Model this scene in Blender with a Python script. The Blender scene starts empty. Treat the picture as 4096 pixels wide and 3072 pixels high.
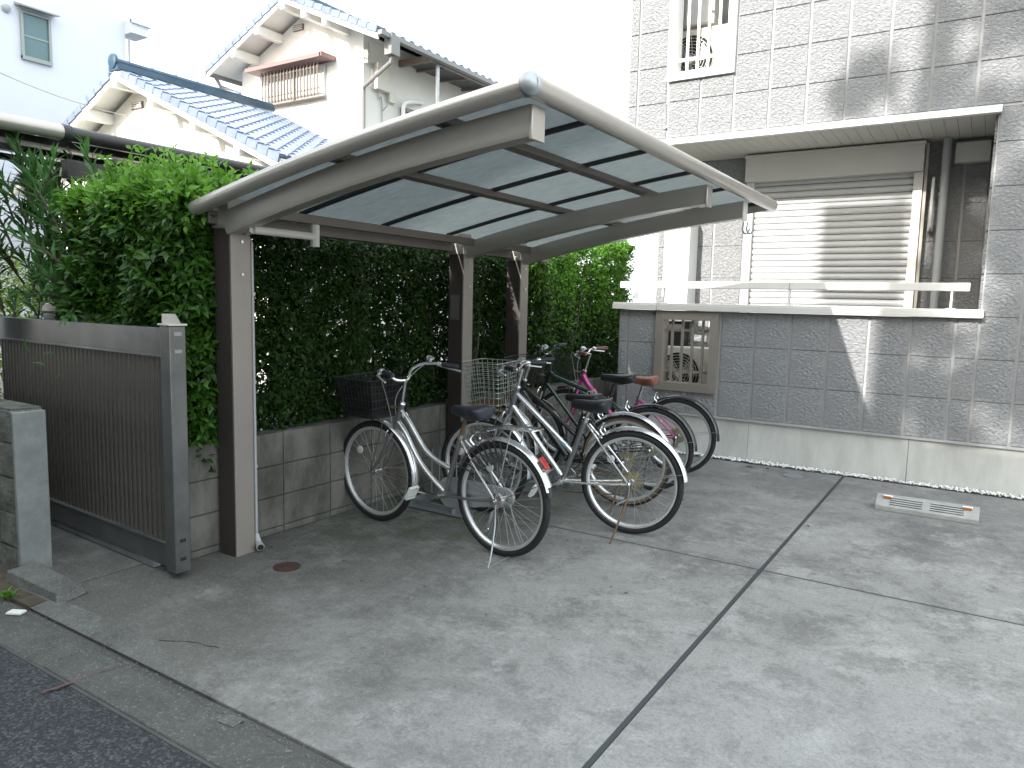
import bpy, math, random
import numpy as np
from mathutils import Vector, Matrix, Euler
R = math.radians
random.seed(7); rng = np.random.default_rng(11)
scn = bpy.context.scene
C = scn.collection

# ------------------------------------------------------------------ camera
cam_d = bpy.data.cameras.new('camera'); cam = bpy.data.objects.new('camera', cam_d); C.objects.link(cam)
scn.camera = cam
cam_d.sensor_width = 36.0; cam_d.lens = 36.0 * 2943.3 / 4096.0
cam_d.clip_start = 0.05; cam_d.clip_end = 500
yaw, pit, rol = 0.5693269, 0.11047688, -0.02340448
fwd = Vector((-math.sin(yaw)*math.cos(pit), math.cos(yaw)*math.cos(pit), -math.sin(pit)))
rt = Vector((math.cos(yaw), math.sin(yaw), 0)); dn = fwd.cross(rt)
r2 = rt*math.cos(rol) + dn*math.sin(rol); d2 = -rt*math.sin(rol) + dn*math.cos(rol)
m = Matrix((r2, -d2, -fwd)).transposed().to_4x4(); m.translation = Vector((0, 0, 1.5))
cam.matrix_world = m

# ------------------------------------------------------------------ sky, sun, exposure
SUN = Vector((0.196, 1.0, -0.52)).normalized()          # direction the sunlight travels
w = bpy.data.worlds.new('World'); scn.world = w; w.use_nodes = True
nt = w.node_tree; bg = nt.nodes['Background']
sky = nt.nodes.new('ShaderNodeTexSky'); sky.sky_type = 'NISHITA'; sky.sun_disc = False
sky.sun_elevation = math.asin(-SUN.z); sky.sun_rotation = math.atan2(-SUN.x, -SUN.y) % (2*math.pi)
sky.air_density = 1.2; sky.dust_density = 3.5; sky.ozone_density = 1.0
mx = nt.nodes.new('ShaderNodeMixRGB'); mx.inputs[0].default_value = 0.62
mx.inputs[2].default_value = (6.45, 6.95, 7.15, 1)          # thin bright haze over the whole sky
nt.links.new(sky.outputs[0], mx.inputs[1]); nt.links.new(mx.outputs[0], bg.inputs[0])
bg.inputs[1].default_value = 0.15
sd = bpy.data.lights.new('sun', 'SUN'); sd.energy = 2.8; sd.angle = R(0.7); sd.color = (1, 0.98, 0.95)
so = bpy.data.objects.new('sun', sd); C.objects.link(so); so.rotation_euler = SUN.to_track_quat('-Z', 'Y').to_euler()
so.location = (-4, -20, 14)
vs = scn.view_settings; vs.view_transform = 'Standard'; vs.look = 'None'; vs.gamma = 1; vs.use_curve_mapping = False
vs.exposure = 1.82

# ------------------------------------------------------------------ mesh helpers
class MB:
    def __init__(s): s.v = []; s.f = []; s.mi = []
    def add(s, vs_, fs, k=0):
        o = len(s.v); s.v += [tuple(p) for p in vs_]; s.f += [tuple(i+o for i in f) for f in fs]; s.mi += [k]*len(fs)
        return s
    def box(s, x0, x1, y0, y1, z0, z1, k=0):
        v = [(x0,y0,z0),(x1,y0,z0),(x1,y1,z0),(x0,y1,z0),(x0,y0,z1),(x1,y0,z1),(x1,y1,z1),(x0,y1,z1)]
        return s.add(v, [(0,3,2,1),(4,5,6,7),(0,1,5,4),(1,2,6,5),(2,3,7,6),(3,0,4,7)], k)
    def bar(s, a, b, w_, h_, up=(0,0,1), k=0):
        a = Vector(a); b = Vector(b); d = (b-a).normalized(); u = Vector(up)
        x = d.cross(u).normalized()*w_/2; z = x.cross(d).normalized()*h_/2
        v = [a-x-z, a+x-z, a+x+z, a-x+z, b-x-z, b+x-z, b+x+z, b-x+z]
        return s.add(v, [(0,1,2,3),(7,6,5,4),(0,4,5,1),(1,5,6,2),(2,6,7,3),(3,7,4,0)], k)
    def sweep(s, pts, prof, up=(0,0,1), closed=False, k=0, scale=None, caps=True):
        # prof: list of (side, up) offsets, swept with a fixed up reference
        P = [Vector(p) for p in pts]; n = len(P); m_ = len(prof); u0 = Vector(up); V = []
        for i in range(n):
            if closed: t = P[(i+1) % n]-P[i-1]
            else: t = P[min(i+1, n-1)]-P[max(i-1, 0)]
            t.normalize(); x = t.cross(u0)
            if x.length < 1e-6: x = Vector((1, 0, 0))
            x.normalize(); z = x.cross(t).normalized(); sc = scale[i] if scale else 1
            V += [P[i]+x*a*sc+z*b*sc for a, b in prof]
        F = []
        for i in range(n if closed else n-1):
            j = (i+1) % n
            for q in range(m_):
                r = (q+1) % m_
                F.append((i*m_+q, i*m_+r, j*m_+r, j*m_+q))
        if not closed and caps: F += [tuple(range(m_))[::-1], tuple((n-1)*m_+q for q in range(m_))]
        return s.add(V, F, k)
    def tube(s, pts, r, n=8, closed=False, k=0, caps=True):
        P = [Vector(p) for p in pts]; N = len(P)
        rs = r if isinstance(r, (list, tuple)) else [r]*N
        T = []
        for i in range(N):
            t = (P[(i+1) % N]-P[i-1]) if closed else (P[min(i+1, N-1)]-P[max(i-1, 0)])
            T.append(t.normalized())
        x = T[0].orthogonal().normalized(); V = []
        for i in range(N):
            x = (x-T[i]*x.dot(T[i])).normalized(); y = T[i].cross(x)
            V += [P[i]+(x*math.cos(a)+y*math.sin(a))*rs[i] for a in [2*math.pi*q/n for q in range(n)]]
        F = []
        for i in range(N if closed else N-1):
            j = (i+1) % N
            for q in range(n):
                F.append((i*n+q, i*n+(q+1) % n, j*n+(q+1) % n, j*n+q))
        if not closed and caps: F += [tuple(range(n))[::-1], tuple((N-1)*n+q for q in range(n))]
        return s.add(V, F, k)
    def lathe(s, c, axis, prof, n=16, k=0):
        # prof: list of (along, radius)
        a = Vector(axis).normalized(); x = a.orthogonal().normalized(); y = a.cross(x); c = Vector(c)
        V = [c+a*h+(x*math.cos(2*math.pi*q/n)+y*math.sin(2*math.pi*q/n))*max(r, 1e-4) for h, r in prof for q in range(n)]
        F = [(i*n+q, i*n+(q+1) % n, (i+1)*n+(q+1) % n, (i+1)*n+q) for i in range(len(prof)-1) for q in range(n)]
        F += [tuple(range(n))[::-1], tuple((len(prof)-1)*n+q for q in range(n))]
        return s.add(V, F, k)
    def xf(s, M, start=0):
        s.v[start:] = [tuple(M @ Vector(p)) for p in s.v[start:]]; return s
    def mesh(s, name, mats, sharp=35):
        me = bpy.data.meshes.new(name); me.from_pydata(s.v, [], s.f)
        if not isinstance(mats, (list, tuple)): mats = [mats]
        for q in mats: me.materials.append(q)
        if len(mats) > 1: me.polygons.foreach_set('material_index', s.mi)
        if sharp:
            me.polygons.foreach_set('use_smooth', [True]*len(me.polygons)); me.update(); me.set_sharp_from_angle(angle=R(sharp))
        me.update(); return me
def smooth(pts, n=6):
    """Catmull-Rom through pts"""
    P = [Vector(p) for p in pts]; P = [P[0]*2-P[1]]+P+[P[-1]*2-P[-2]]; out = []
    for i in range(1, len(P)-2):
        a, b, c, d = P[i-1:i+3]
        for q in range(n):
            t = q/n
            out.append(0.5*((2*b)+(c-a)*t+(2*a-5*b+4*c-d)*t*t+(3*b-a-3*c+d)*t**3))
    out.append(P[-2]); return out
def L(name, me, parent=None, **kw):
    o = bpy.data.objects.new(name, me); C.objects.link(o)
    if parent: o.parent = parent
    for k_, v_ in kw.items():
        if v_ is not None: o[k_] = v_
    return o
def part(name, mb, mat, parent, bevel=0, sharp=35, **kw):
    o = L(name, mb.mesh(name, mat, sharp), parent, **kw)
    if bevel:
        b = o.modifiers.new('bevel', 'BEVEL'); b.width = bevel; b.segments = 2; b.limit_method = 'ANGLE'; b.angle_limit = R(40)
    return o
def thing(name, label, cat, loc=(0, 0, 0), rot=(0, 0, 0), group=None):
    o = bpy.data.objects.new(name, None); C.objects.link(o); o.location = loc; o.rotation_euler = rot; o.empty_display_size = 0.2
    o['label'] = label; o['category'] = cat
    if group: o['group'] = group
    return o
def struct(name, mb, mat, label=None, **kw):
    return part(name, mb, mat, None, kind='structure', label=label, **kw)

# ------------------------------------------------------------------ materials
def mat(name, col, rough=0.6, metal=0.0, var=0.0, vscale=4.0, bump=0.0, bscale=60.0, col2=None, spec=0.5, detail=6, alpha=1, btype='NOISE', stretch=(1, 1, 1), bdist=0.01, coat=0, edge=None):
    m_ = bpy.data.materials.new(name); m_.use_nodes = True; n = m_.node_tree.nodes; l = m_.node_tree.links
    b = n['Principled BSDF']; b.inputs['Base Color'].default_value = (*col, 1); b.inputs['Roughness'].default_value = rough
    b.inputs['Metallic'].default_value = metal; b.inputs['Specular IOR Level'].default_value = spec
    b.inputs['Coat Weight'].default_value = coat
    tc = n.new('ShaderNodeTexCoord'); mp = n.new('ShaderNodeMapping'); mp.inputs['Scale'].default_value = stretch
    l.new(tc.outputs['Object'], mp.inputs['Vector'])
    if var or col2:
        t = n.new('ShaderNodeTexNoise'); t.inputs['Scale'].default_value = vscale; t.inputs['Detail'].default_value = detail
        t.inputs['Roughness'].default_value = 0.65; l.new(mp.outputs[0], t.inputs['Vector'])
        rmp = n.new('ShaderNodeValToRGB'); c2 = col2 or tuple(c*(1-var) for c in col); c1 = col if col2 else tuple(min(1, c*(1+var)) for c in col)
        e0, e1 = edge or (0.32, 0.68)
        rmp.color_ramp.elements[0].position = e0; rmp.color_ramp.elements[0].color = (*c2, 1)
        rmp.color_ramp.elements[1].position = e1; rmp.color_ramp.elements[1].color = (*c1, 1)
        l.new(t.outputs['Fac'], rmp.inputs[0]); l.new(rmp.outputs[0], b.inputs['Base Color'])
    if bump:
        if btype == 'VORONOI':
            t2 = n.new('ShaderNodeTexVoronoi'); t2.inputs['Scale'].default_value = bscale; o_ = t2.outputs['Distance']
        else:
            t2 = n.new('ShaderNodeTexNoise'); t2.inputs['Scale'].default_value = bscale; t2.inputs['Detail'].default_value = 6; t2.inputs['Roughness'].default_value = 0.68; o_ = t2.outputs['Fac']
        l.new(mp.outputs[0], t2.inputs['Vector'])
        bp = n.new('ShaderNodeBump'); bp.inputs['Strength'].default_value = bump; bp.inputs['Distance'].default_value = bdist
        l.new(o_, bp.inputs['Height']); l.new(bp.outputs[0], b.inputs['Normal'])
    return m_
def leafmat(name, c1, c2, rough=0.38, tr=0.3, back=None):
    m_ = bpy.data.materials.new(name); m_.use_nodes = True; n = m_.node_tree.nodes; l = m_.node_tree.links
    b = n['Principled BSDF']; b.inputs['Roughness'].default_value = rough; b.inputs['Specular IOR Level'].default_value = 0.32
    g = n.new('ShaderNodeNewGeometry'); rr = n.new('ShaderNodeValToRGB')
    rr.color_ramp.elements[0].color = (*c1, 1); rr.color_ramp.elements[1].color = (*c2, 1)
    l.new(g.outputs['Random Per Island'], rr.inputs[0]); l.new(rr.outputs[0], b.inputs['Base Color'])
    t = n.new('ShaderNodeBsdfTranslucent'); l.new(rr.outputs[0], t.inputs['Color'])
    mxx = n.new('ShaderNodeMixShader'); mxx.inputs[0].default_value = tr
    l.new(b.outputs[0], mxx.inputs[1]); l.new(t.outputs[0], mxx.inputs[2]); l.new(mxx.outputs[0], n['Material Output'].inputs[0])
    return m_

def concrete(name, base, dark, light, moss_and_shading=True, lines=True, bumpv=0.35):
    """worn poured concrete: soft dark patches, pale scuffs, fine grain, damp green-brown corner near the block wall, deepened with painted shade"""
    m_ = bpy.data.materials.new(name); m_.use_nodes = True; n = m_.node_tree.nodes; l = m_.node_tree.links
    b = n['Principled BSDF']; b.inputs['Roughness'].default_value = 0.82; b.inputs['Specular IOR Level'].default_value = 0.35
    g = n.new('ShaderNodeNewGeometry'); pos = g.outputs['Position']
    def noise(sc, det=5, ro=0.6, dis=0.0, vec=None):
        t = n.new('ShaderNodeTexNoise'); t.inputs['Scale'].default_value = sc; t.inputs['Detail'].default_value = det
        t.inputs['Roughness'].default_value = ro; t.inputs['Distortion'].default_value = dis; l.new(vec or pos, t.inputs['Vector']); return t.outputs['Fac']
    def ramp(f, a, b_):
        q = n.new('ShaderNodeMapRange'); q.inputs['From Min'].default_value = a; q.inputs['From Max'].default_value = b_; q.clamp = True
        l.new(f, q.inputs['Value']); return q.outputs[0]
    def mul(a, b_, op='MULTIPLY'):
        q = n.new('ShaderNodeMath'); q.operation = op; q.use_clamp = True
        for i, v_ in enumerate((a, b_)):
            if isinstance(v_, (int, float)): q.inputs[i].default_value = v_
            else: l.new(v_, q.inputs[i])
        return q.outputs[0]
    def mix(f, c1, c2):
        q = n.new('ShaderNodeMixRGB')
        if isinstance(f, (int, float)): q.inputs[0].default_value = f
        else: l.new(f, q.inputs[0])
        for i, c in ((1, c1), (2, c2)):
            if isinstance(c, tuple): q.inputs[i].default_value = (*c, 1)
            else: l.new(c, q.inputs[i])
        return q.outputs[0]
    c = mix(ramp(noise(1.0, 10, 0.8, 0.3), 0.34, 0.52), dark, base)
    c = mix(mul(ramp(noise(2.7, 12, 0.86, 0.3), 0.50, 0.60), 0.75), c, dark)
    c = mix(mul(ramp(noise(8, 9, 0.86, 0.2), 0.54, 0.64), 0.6), c, dark)
    c = mix(mul(ramp(noise(1.9, 12, 0.86, 0.15), 0.51, 0.60), 0.7), c, light)
    mp = n.new('ShaderNodeMapping'); mp.inputs['Scale'].default_value = (1.2, 26, 1); l.new(pos, mp.inputs['Vector'])
    streak = noise(1.6, 4, 0.6, 0.4, mp.outputs[0])
    c = mix(mul(mul(ramp(streak, 0.54, 0.7), ramp(noise(1.1, 3), .48, .6)), 0.22), c, light)
    vein = n.new('ShaderNodeTexNoise'); vein.inputs['Scale'].default_value = 1.7; vein.inputs['Detail'].default_value = 3; vein.inputs['Distortion'].default_value = 2.2
    l.new(pos, vein.inputs['Vector'])
    vv = mul(vein.outputs['Fac'], 0.5, 'SUBTRACT'); va = n.new('ShaderNodeMath'); va.operation = 'ABSOLUTE'; 
    vs_ = n.new('ShaderNodeMath'); vs_.operation = 'SUBTRACT'; vs_.inputs[1].default_value = 0.5; l.new(vein.outputs['Fac'], vs_.inputs[0]); l.new(vs_.outputs[0], va.inputs[0])
    
    sx = n.new('ShaderNodeSeparateXYZ'); l.new(pos, sx.inputs[0])
    if moss_and_shading:
        near_wall = mul(ramp(sx.outputs[0], -2.0, -3.0), ramp(noise(2.4, 8, 0.75), 0.28, 0.54))  # dirt by the block wall, deepened to paint in the dim left side
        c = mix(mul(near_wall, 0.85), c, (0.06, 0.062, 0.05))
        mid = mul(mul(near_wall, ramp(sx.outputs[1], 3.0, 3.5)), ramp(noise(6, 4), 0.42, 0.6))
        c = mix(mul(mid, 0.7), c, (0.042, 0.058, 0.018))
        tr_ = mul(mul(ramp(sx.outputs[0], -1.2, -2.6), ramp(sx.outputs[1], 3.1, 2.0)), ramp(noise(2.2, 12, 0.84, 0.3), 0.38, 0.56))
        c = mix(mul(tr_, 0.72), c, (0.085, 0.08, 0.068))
        # broken darker band towards the tile wall
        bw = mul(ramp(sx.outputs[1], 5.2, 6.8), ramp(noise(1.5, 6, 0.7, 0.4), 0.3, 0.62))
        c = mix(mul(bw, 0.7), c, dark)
        painted_lit = mul(ramp(sx.outputs[0], -1.6, -0.4), ramp(sx.outputs[1], 3.6, 2.0))  # stronger light on the near right, painted into the concrete colour
        c = mix(mul(painted_lit, 0.45), c, light)
    gr = noise(170, 4, 0.75)
    c = mix(mul(ramp(gr, 0.48, 0.32), 0.6), c, dark)
    c = mix(mul(ramp(noise(95, 4, 0.75), 0.56, 0.70), 0.5), c, (0.42, 0.42, 0.40))
    c = mix(mul(ramp(noise(60, 8, 0.85), 0.52, 0.36), 0.6), c, dark)
    c = mix(mul(ramp(noise(38, 8, 0.85), 0.54, 0.68), 0.4), c, light)
    l.new(c, b.inputs['Base Color'])
    bp = n.new('ShaderNodeBump'); bp.inputs['Strength'].default_value = bumpv; bp.inputs['Distance'].default_value = 0.004
    l.new(mul(gr, noise(60, 4), 'ADD'), bp.inputs['Height']); l.new(bp.outputs[0], b.inputs['Normal'])
    return m_

M = {}
M['slab'] = concrete('driveway concrete', (0.262, 0.26, 0.246), (0.105, 0.104, 0.10), (0.38, 0.378, 0.36))
M['gutter'] = concrete('gutter concrete', (0.085, 0.088, 0.08), (0.05, 0.051, 0.047), (0.14, 0.142, 0.13), moss_and_shading=False)
M['oldcon'] = concrete('old concrete', (0.13, 0.13, 0.12), (0.06, 0.06, 0.056), (0.22, 0.22, 0.205), moss_and_shading=False)
M['plinth'] = mat('plinth concrete', (0.50, 0.50, 0.465), 0.8, var=0.16, vscale=1.6, stretch=(2.5, 1, .8), bump=0.15, bscale=90, bdist=0.003)
M['stopcon'] = mat('wheel stop concrete', (0.30, 0.305, 0.285), 0.85, var=0.15, vscale=14, bump=0.2, bscale=120, bdist=0.003)
M['endcon'] = mat('grey mortar face', (0.19, 0.198, 0.19), 0.9, var=0.2, vscale=8, bump=0.25, bscale=60, bdist=0.004)
M['joint'] = mat('joint strip', (0.04, 0.045, 0.05), 0.7)
M['tile'] = mat('rock face wall tile', (0.45, 0.452, 0.452), 0.88, var=0.16, vscale=46, spec=0.25, bump=1.0, bscale=40, bdist=0.10, stretch=(0.85, 1, 1.15))
M['grout'] = mat('tile joint', (0.32, 0.32, 0.315), 0.9, var=0.1)
M['trim'] = mat('pale aluminium trim', (0.56, 0.54, 0.50), 0.45, var=0.04, vscale=3)
M['white_trim'] = mat('white coated trim', (0.78, 0.78, 0.76), 0.4, var=0.03)
M['bronze'] = mat('champagne bronze aluminium', (0.31, 0.275, 0.235), 0.38, 0.35, var=0.05, vscale=2, bump=0.05, bscale=200, bdist=0.001)
M['postface'] = mat('taupe post cover', (0.25, 0.225, 0.20), 0.42, 0.2, var=0.08, vscale=2)
M['postdark'] = mat('dark brown post panel', (0.055, 0.046, 0.042), 0.45, 0.2, var=0.06)
M['carport'] = mat('stainless taupe aluminium', (0.47, 0.44, 0.40), 0.3, 0.5, var=0.06, vscale=1.5, bump=0.04, bscale=150, bdist=0.001)
M['purlin'] = mat('dark taupe aluminium', (0.15, 0.13, 0.115), 0.42, 0.3, var=0.08)
M['gasket'] = mat('black gasket', (0.025, 0.025, 0.027), 0.5)
M['screw'] = mat('steel screw', (0.6, 0.6, 0.58), 0.3, 1.0)
M['shutter'] = mat('shutter slat', (0.46, 0.46, 0.45), 0.45, var=0.03)
M['soffit'] = mat('soffit board', (0.52, 0.5, 0.46), 0.6)
M['block'] = mat('weathered concrete block', (0.15, 0.143, 0.125), 0.92, var=0.3, vscale=2.4, stretch=(1.6, 1.6, 0.8), bump=0.4, bscale=130, bdist=0.004, col2=(0.055, 0.052, 0.043), edge=(0.36, 0.62))
M['blockface'] = mat('rock face concrete block', (0.17, 0.172, 0.145), 0.95, var=0.3, vscale=7, bump=1.0, bscale=16, bdist=0.05, col2=(0.08, 0.085, 0.062), edge=(0.36, 0.6))
M['mortar'] = mat('mortar', (0.075, 0.073, 0.066), 0.95, var=0.2)
M['silver'] = mat('silver bicycle paint', (0.72, 0.73, 0.74), 0.27, 0.85, var=0.05, vscale=8)
M['greypaint'] = mat('grey bicycle paint', (0.25, 0.25, 0.255), 0.3, 0.7, var=0.06, vscale=8)
M['chrome'] = mat('chrome', (0.72, 0.72, 0.72), 0.18, 1.0)
M['alu'] = mat('rim aluminium', (0.70, 0.71, 0.71), 0.36, 0.75)
M['spoke'] = mat('steel spoke', (0.62, 0.64, 0.64), 0.3, 0.8)
M['rust'] = mat('rusty steel', (0.14, 0.095, 0.06), 0.7, 0.4, var=0.3, vscale=30)
M['rubber'] = mat('tyre rubber', (0.012, 0.012, 0.013), 0.7, bump=0.4, bscale=220, bdist=0.002)
M['tanrubber'] = mat('tan tyre wall', (0.28, 0.2, 0.12), 0.8)
M['saddle_black'] = mat('black saddle vinyl', (0.018, 0.019, 0.023), 0.42, var=0.15)
M['saddle_navy'] = mat('worn black saddle vinyl', (0.022, 0.025, 0.036), 0.42, var=0.15)
M['saddle_brown'] = mat('brown saddle vinyl', (0.27, 0.115, 0.08), 0.45, var=0.08, vscale=12)
M['brownrubber'] = mat('brown grip rubber', (0.2, 0.10, 0.07), 0.6)
M['blackplastic'] = mat('black plastic', (0.012, 0.012, 0.013), 0.4)
M['greygrip'] = mat('grey grip rubber', (0.025, 0.028, 0.034), 0.5)
M['whiteplastic'] = mat('white plastic', (0.62, 0.62, 0.6), 0.4)
M['greyplastic'] = mat('grey plastic', (0.3, 0.32, 0.33), 0.4, 0.2)
M['blackpaint'] = mat('black gloss paint', (0.012, 0.013, 0.014), 0.16, coat=0.5)
M['greenpaint'] = mat('dark green gloss paint', (0.006, 0.03, 0.018), 0.16, coat=0.5)
M['pinkpaint'] = mat('magenta gloss paint', (0.42, 0.06, 0.22), 0.22, 0.3, coat=0.4)
M['redlens'] = mat('red reflector', (0.36, 0.012, 0.008), 0.15, coat=0.6)
M['amber'] = mat('amber reflector', (0.45, 0.14, 0.012), 0.2, coat=0.5)
M['galv'] = mat('galvanised steel', (0.36, 0.38, 0.39), 0.4, 0.75, var=0.12, vscale=14)
M['wire'] = mat('zinc wire', (0.40, 0.425, 0.385), 0.38, 0.7)
M['blackwire'] = mat('black coated wire', (0.02, 0.02, 0.02), 0.5)
M['mesh'] = mat('dark mesh plastic', (0.03, 0.031, 0.032), 0.55)
M['wallcream'] = mat('cream render', (0.77, 0.75, 0.69), 0.9, var=0.06, vscale=1.1, bump=0.15, bscale=120, bdist=0.003)
M['woodwhite'] = mat('white painted timber', (0.76, 0.75, 0.7), 0.7, var=0.05)
M['tile_blue'] = mat('blue glazed roof tile', (0.165, 0.20, 0.285), 0.33, var=0.25, vscale=2.5, coat=0.3)
M['ridge_blue'] = mat('dark teal ridge tile', (0.03, 0.07, 0.11), 0.3, var=0.2, vscale=4)
M['whiterender'] = mat('white lavender render', (0.60, 0.615, 0.655), 0.9, var=0.02, vscale=0.6)
M['dkglass'] = mat('teal frosted pane', (0.075, 0.145, 0.15), 0.25, spec=0.6)
M['winframe'] = mat('grey green window frame', (0.27, 0.30, 0.28), 0.5)
M['brownmetal'] = mat('brown window bars', (0.20, 0.16, 0.13), 0.5, 0.3)
M['redhood'] = mat('faded red hood', (0.22, 0.14, 0.125), 0.6)
M['curtain'] = mat('frosted window with curtain', (0.45, 0.45, 0.43), 0.35, var=0.2, vscale=3, stretch=(9, 1, 1))
M['gutterbrown'] = mat('taupe rain gutter', (0.20, 0.19, 0.18), 0.5)
M['pvc'] = mat('pale grey pvc pipe', (0.33, 0.34, 0.34), 0.45)
M['beige'] = mat('beige coated steel', (0.62, 0.59, 0.50), 0.5)
M['black'] = mat('dark void', (0.012, 0.012, 0.013), 0.8)
M['dkcarport'] = mat('dark bronze aluminium', (0.045, 0.042, 0.04), 0.4, 0.3)
M['gate'] = mat('bronze grey gate aluminium', (0.21, 0.215, 0.21), 0.28, 0.55, var=0.1, vscale=1.2, col2=(0.085, 0.085, 0.083))
M['gateslat'] = mat('brown gate slat', (0.13, 0.122, 0.105), 0.3, 0.5, var=0.15, vscale=2)
M['bark'] = mat('bark', (0.1, 0.08, 0.06), 0.95, var=0.3, vscale=12, bump=0.8, bscale=25, bdist=0.01)
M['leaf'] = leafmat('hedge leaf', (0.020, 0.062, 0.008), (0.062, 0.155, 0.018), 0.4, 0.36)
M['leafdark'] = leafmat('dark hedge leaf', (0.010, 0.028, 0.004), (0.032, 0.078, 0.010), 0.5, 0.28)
M['shoot'] = leafmat('young shoot and painted lit leaf', (0.09, 0.23, 0.02), (0.19, 0.40, 0.05), 0.4, 0.45)  # shoot green, also used to paint lit leaves on both hedges
M['oleander'] = leafmat('oleander leaf', (0.04, 0.12, 0.03), (0.09, 0.22, 0.055), 0.35, 0.38)
M['yellowleaf'] = leafmat('yellow green leaf', (0.10, 0.2, 0.015), (0.24, 0.34, 0.03), 0.5, 0.5)
M['pebble'] = mat('white pebble', (0.72, 0.71, 0.68), 0.7, var=0.1, vscale=30)
M['drain'] = mat('rusty drain lid', (0.05, 0.024, 0.017), 0.9, var=0.3, vscale=40, bump=0.5, bscale=60)
M['greylid'] = mat('grey lid', (0.17, 0.18, 0.19), 0.6)
M['street_wall'] = mat('street house render', (0.6, 0.59, 0.57), 0.9, var=0.05)
M['rooftile_dark'] = mat('dark slate roof', (0.08, 0.08, 0.085), 0.7, var=0.2)
M['dirt'] = mat('soil', (0.07, 0.055, 0.035), 1.0, var=0.4, vscale=12, bump=0.8, bscale=40)
M['litter'] = mat('dry leaf litter', (0.10, 0.085, 0.035), 0.9, var=0.5, vscale=9)
M['paper'] = mat('paper sticker', (0.7, 0.7, 0.66), 0.6)
M['redline'] = mat('worn red paint', (0.10, 0.06, 0.058), 0.85, var=0.4, vscale=30)
M['cyan'] = mat('cyan sticker', (0.08, 0.35, 0.45), 0.5)
M['fluor'] = mat('white reflector', (0.6, 0.62, 0.6), 0.3)

def asphalt():
    m_ = mat('asphalt', (0.052, 0.054, 0.06), 0.85); n = m_.node_tree.nodes; l = m_.node_tree.links; b = n['Principled BSDF']
    g = n.new('ShaderNodeNewGeometry')
    v = n.new('ShaderNodeTexVoronoi'); v.inputs['Scale'].default_value = 120; l.new(g.outputs['Position'], v.inputs['Vector'])
    r_ = n.new('ShaderNodeValToRGB'); e = r_.color_ramp.elements
    e[0].position = 0.0; e[0].color = (0.016, 0.018, 0.021, 1); e[1].position = 1.0; e[1].color = (0.085, 0.09, 0.095, 1)
    q = e.new(0.62); q.color = (0.03, 0.033, 0.038, 1)
    sp = n.new('ShaderNodeSeparateColor'); l.new(v.outputs['Color'], sp.inputs[0]); l.new(sp.outputs[0], r_.inputs[0])
    big = n.new('ShaderNodeTexNoise'); big.inputs['Scale'].default_value = 1.4; l.new(g.outputs['Position'], big.inputs['Vector'])
    mm = n.new('ShaderNodeMixRGB'); mm.blend_type = 'MULTIPLY'; mm.inputs[0].default_value = 0.6; l.new(r_.outputs[0], mm.inputs[1]); l.new(big.outputs['Fac'], mm.inputs[2])
    ml = n.new('ShaderNodeMixRGB'); ml.blend_type = 'ADD'; ml.inputs[0].default_value = 0.35; l.new(mm.outputs[0], ml.inputs[1]); l.new(r_.outputs[0], ml.inputs[2])
    l.new(ml.outputs[0], b.inputs['Base Color'])
    bp = n.new('ShaderNodeBump'); bp.inputs['Strength'].default_value = 0.9; bp.inputs['Distance'].default_value = 0.006
    l.new(v.outputs['Distance'], bp.inputs['Height']); bp.invert = True; l.new(bp.outputs[0], b.inputs['Normal']); return m_
M['asphalt'] = asphalt()

def polycarb():
    m_ = bpy.data.materials.new('smoked polycarbonate panel'); m_.use_nodes = True; n = m_.node_tree.nodes; l = m_.node_tree.links
    b = n['Principled BSDF']; b.inputs['Roughness'].default_value = 0.3
    g = n.new('ShaderNodeNewGeometry'); t = n.new('ShaderNodeTexNoise'); t.inputs['Scale'].default_value = 9; t.inputs['Detail'].default_value = 9; t.inputs['Roughness'].default_value = 0.85
    mp = n.new('ShaderNodeMapping'); mp.inputs['Scale'].default_value = (1, 3.5, 1); l.new(g.outputs['Position'], mp.inputs['Vector']); l.new(mp.outputs[0], t.inputs['Vector'])
    rr = n.new('ShaderNodeValToRGB'); rr.color_ramp.elements[0].position = 0.3; rr.color_ramp.elements[1].position = 0.7
    rr.color_ramp.elements[0].color = (0.26, 0.285, 0.285, 1); rr.color_ramp.elements[1].color = (0.41, 0.435, 0.435, 1)
    l.new(t.outputs['Fac'], rr.inputs[0]); l.new(rr.outputs[0], b.inputs['Base Color'])
    tr = n.new('ShaderNodeBsdfTranslucent'); l.new(rr.outputs[0], tr.inputs['Color'])
    x = n.new('ShaderNodeMixShader'); x.inputs[0].default_value = 0.72; l.new(b.outputs[0], x.inputs[1]); l.new(tr.outputs[0], x.inputs[2]); l.new(x.outputs[0], n['Material Output'].inputs[0])
    return m_
M['panel'] = polycarb()

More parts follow.
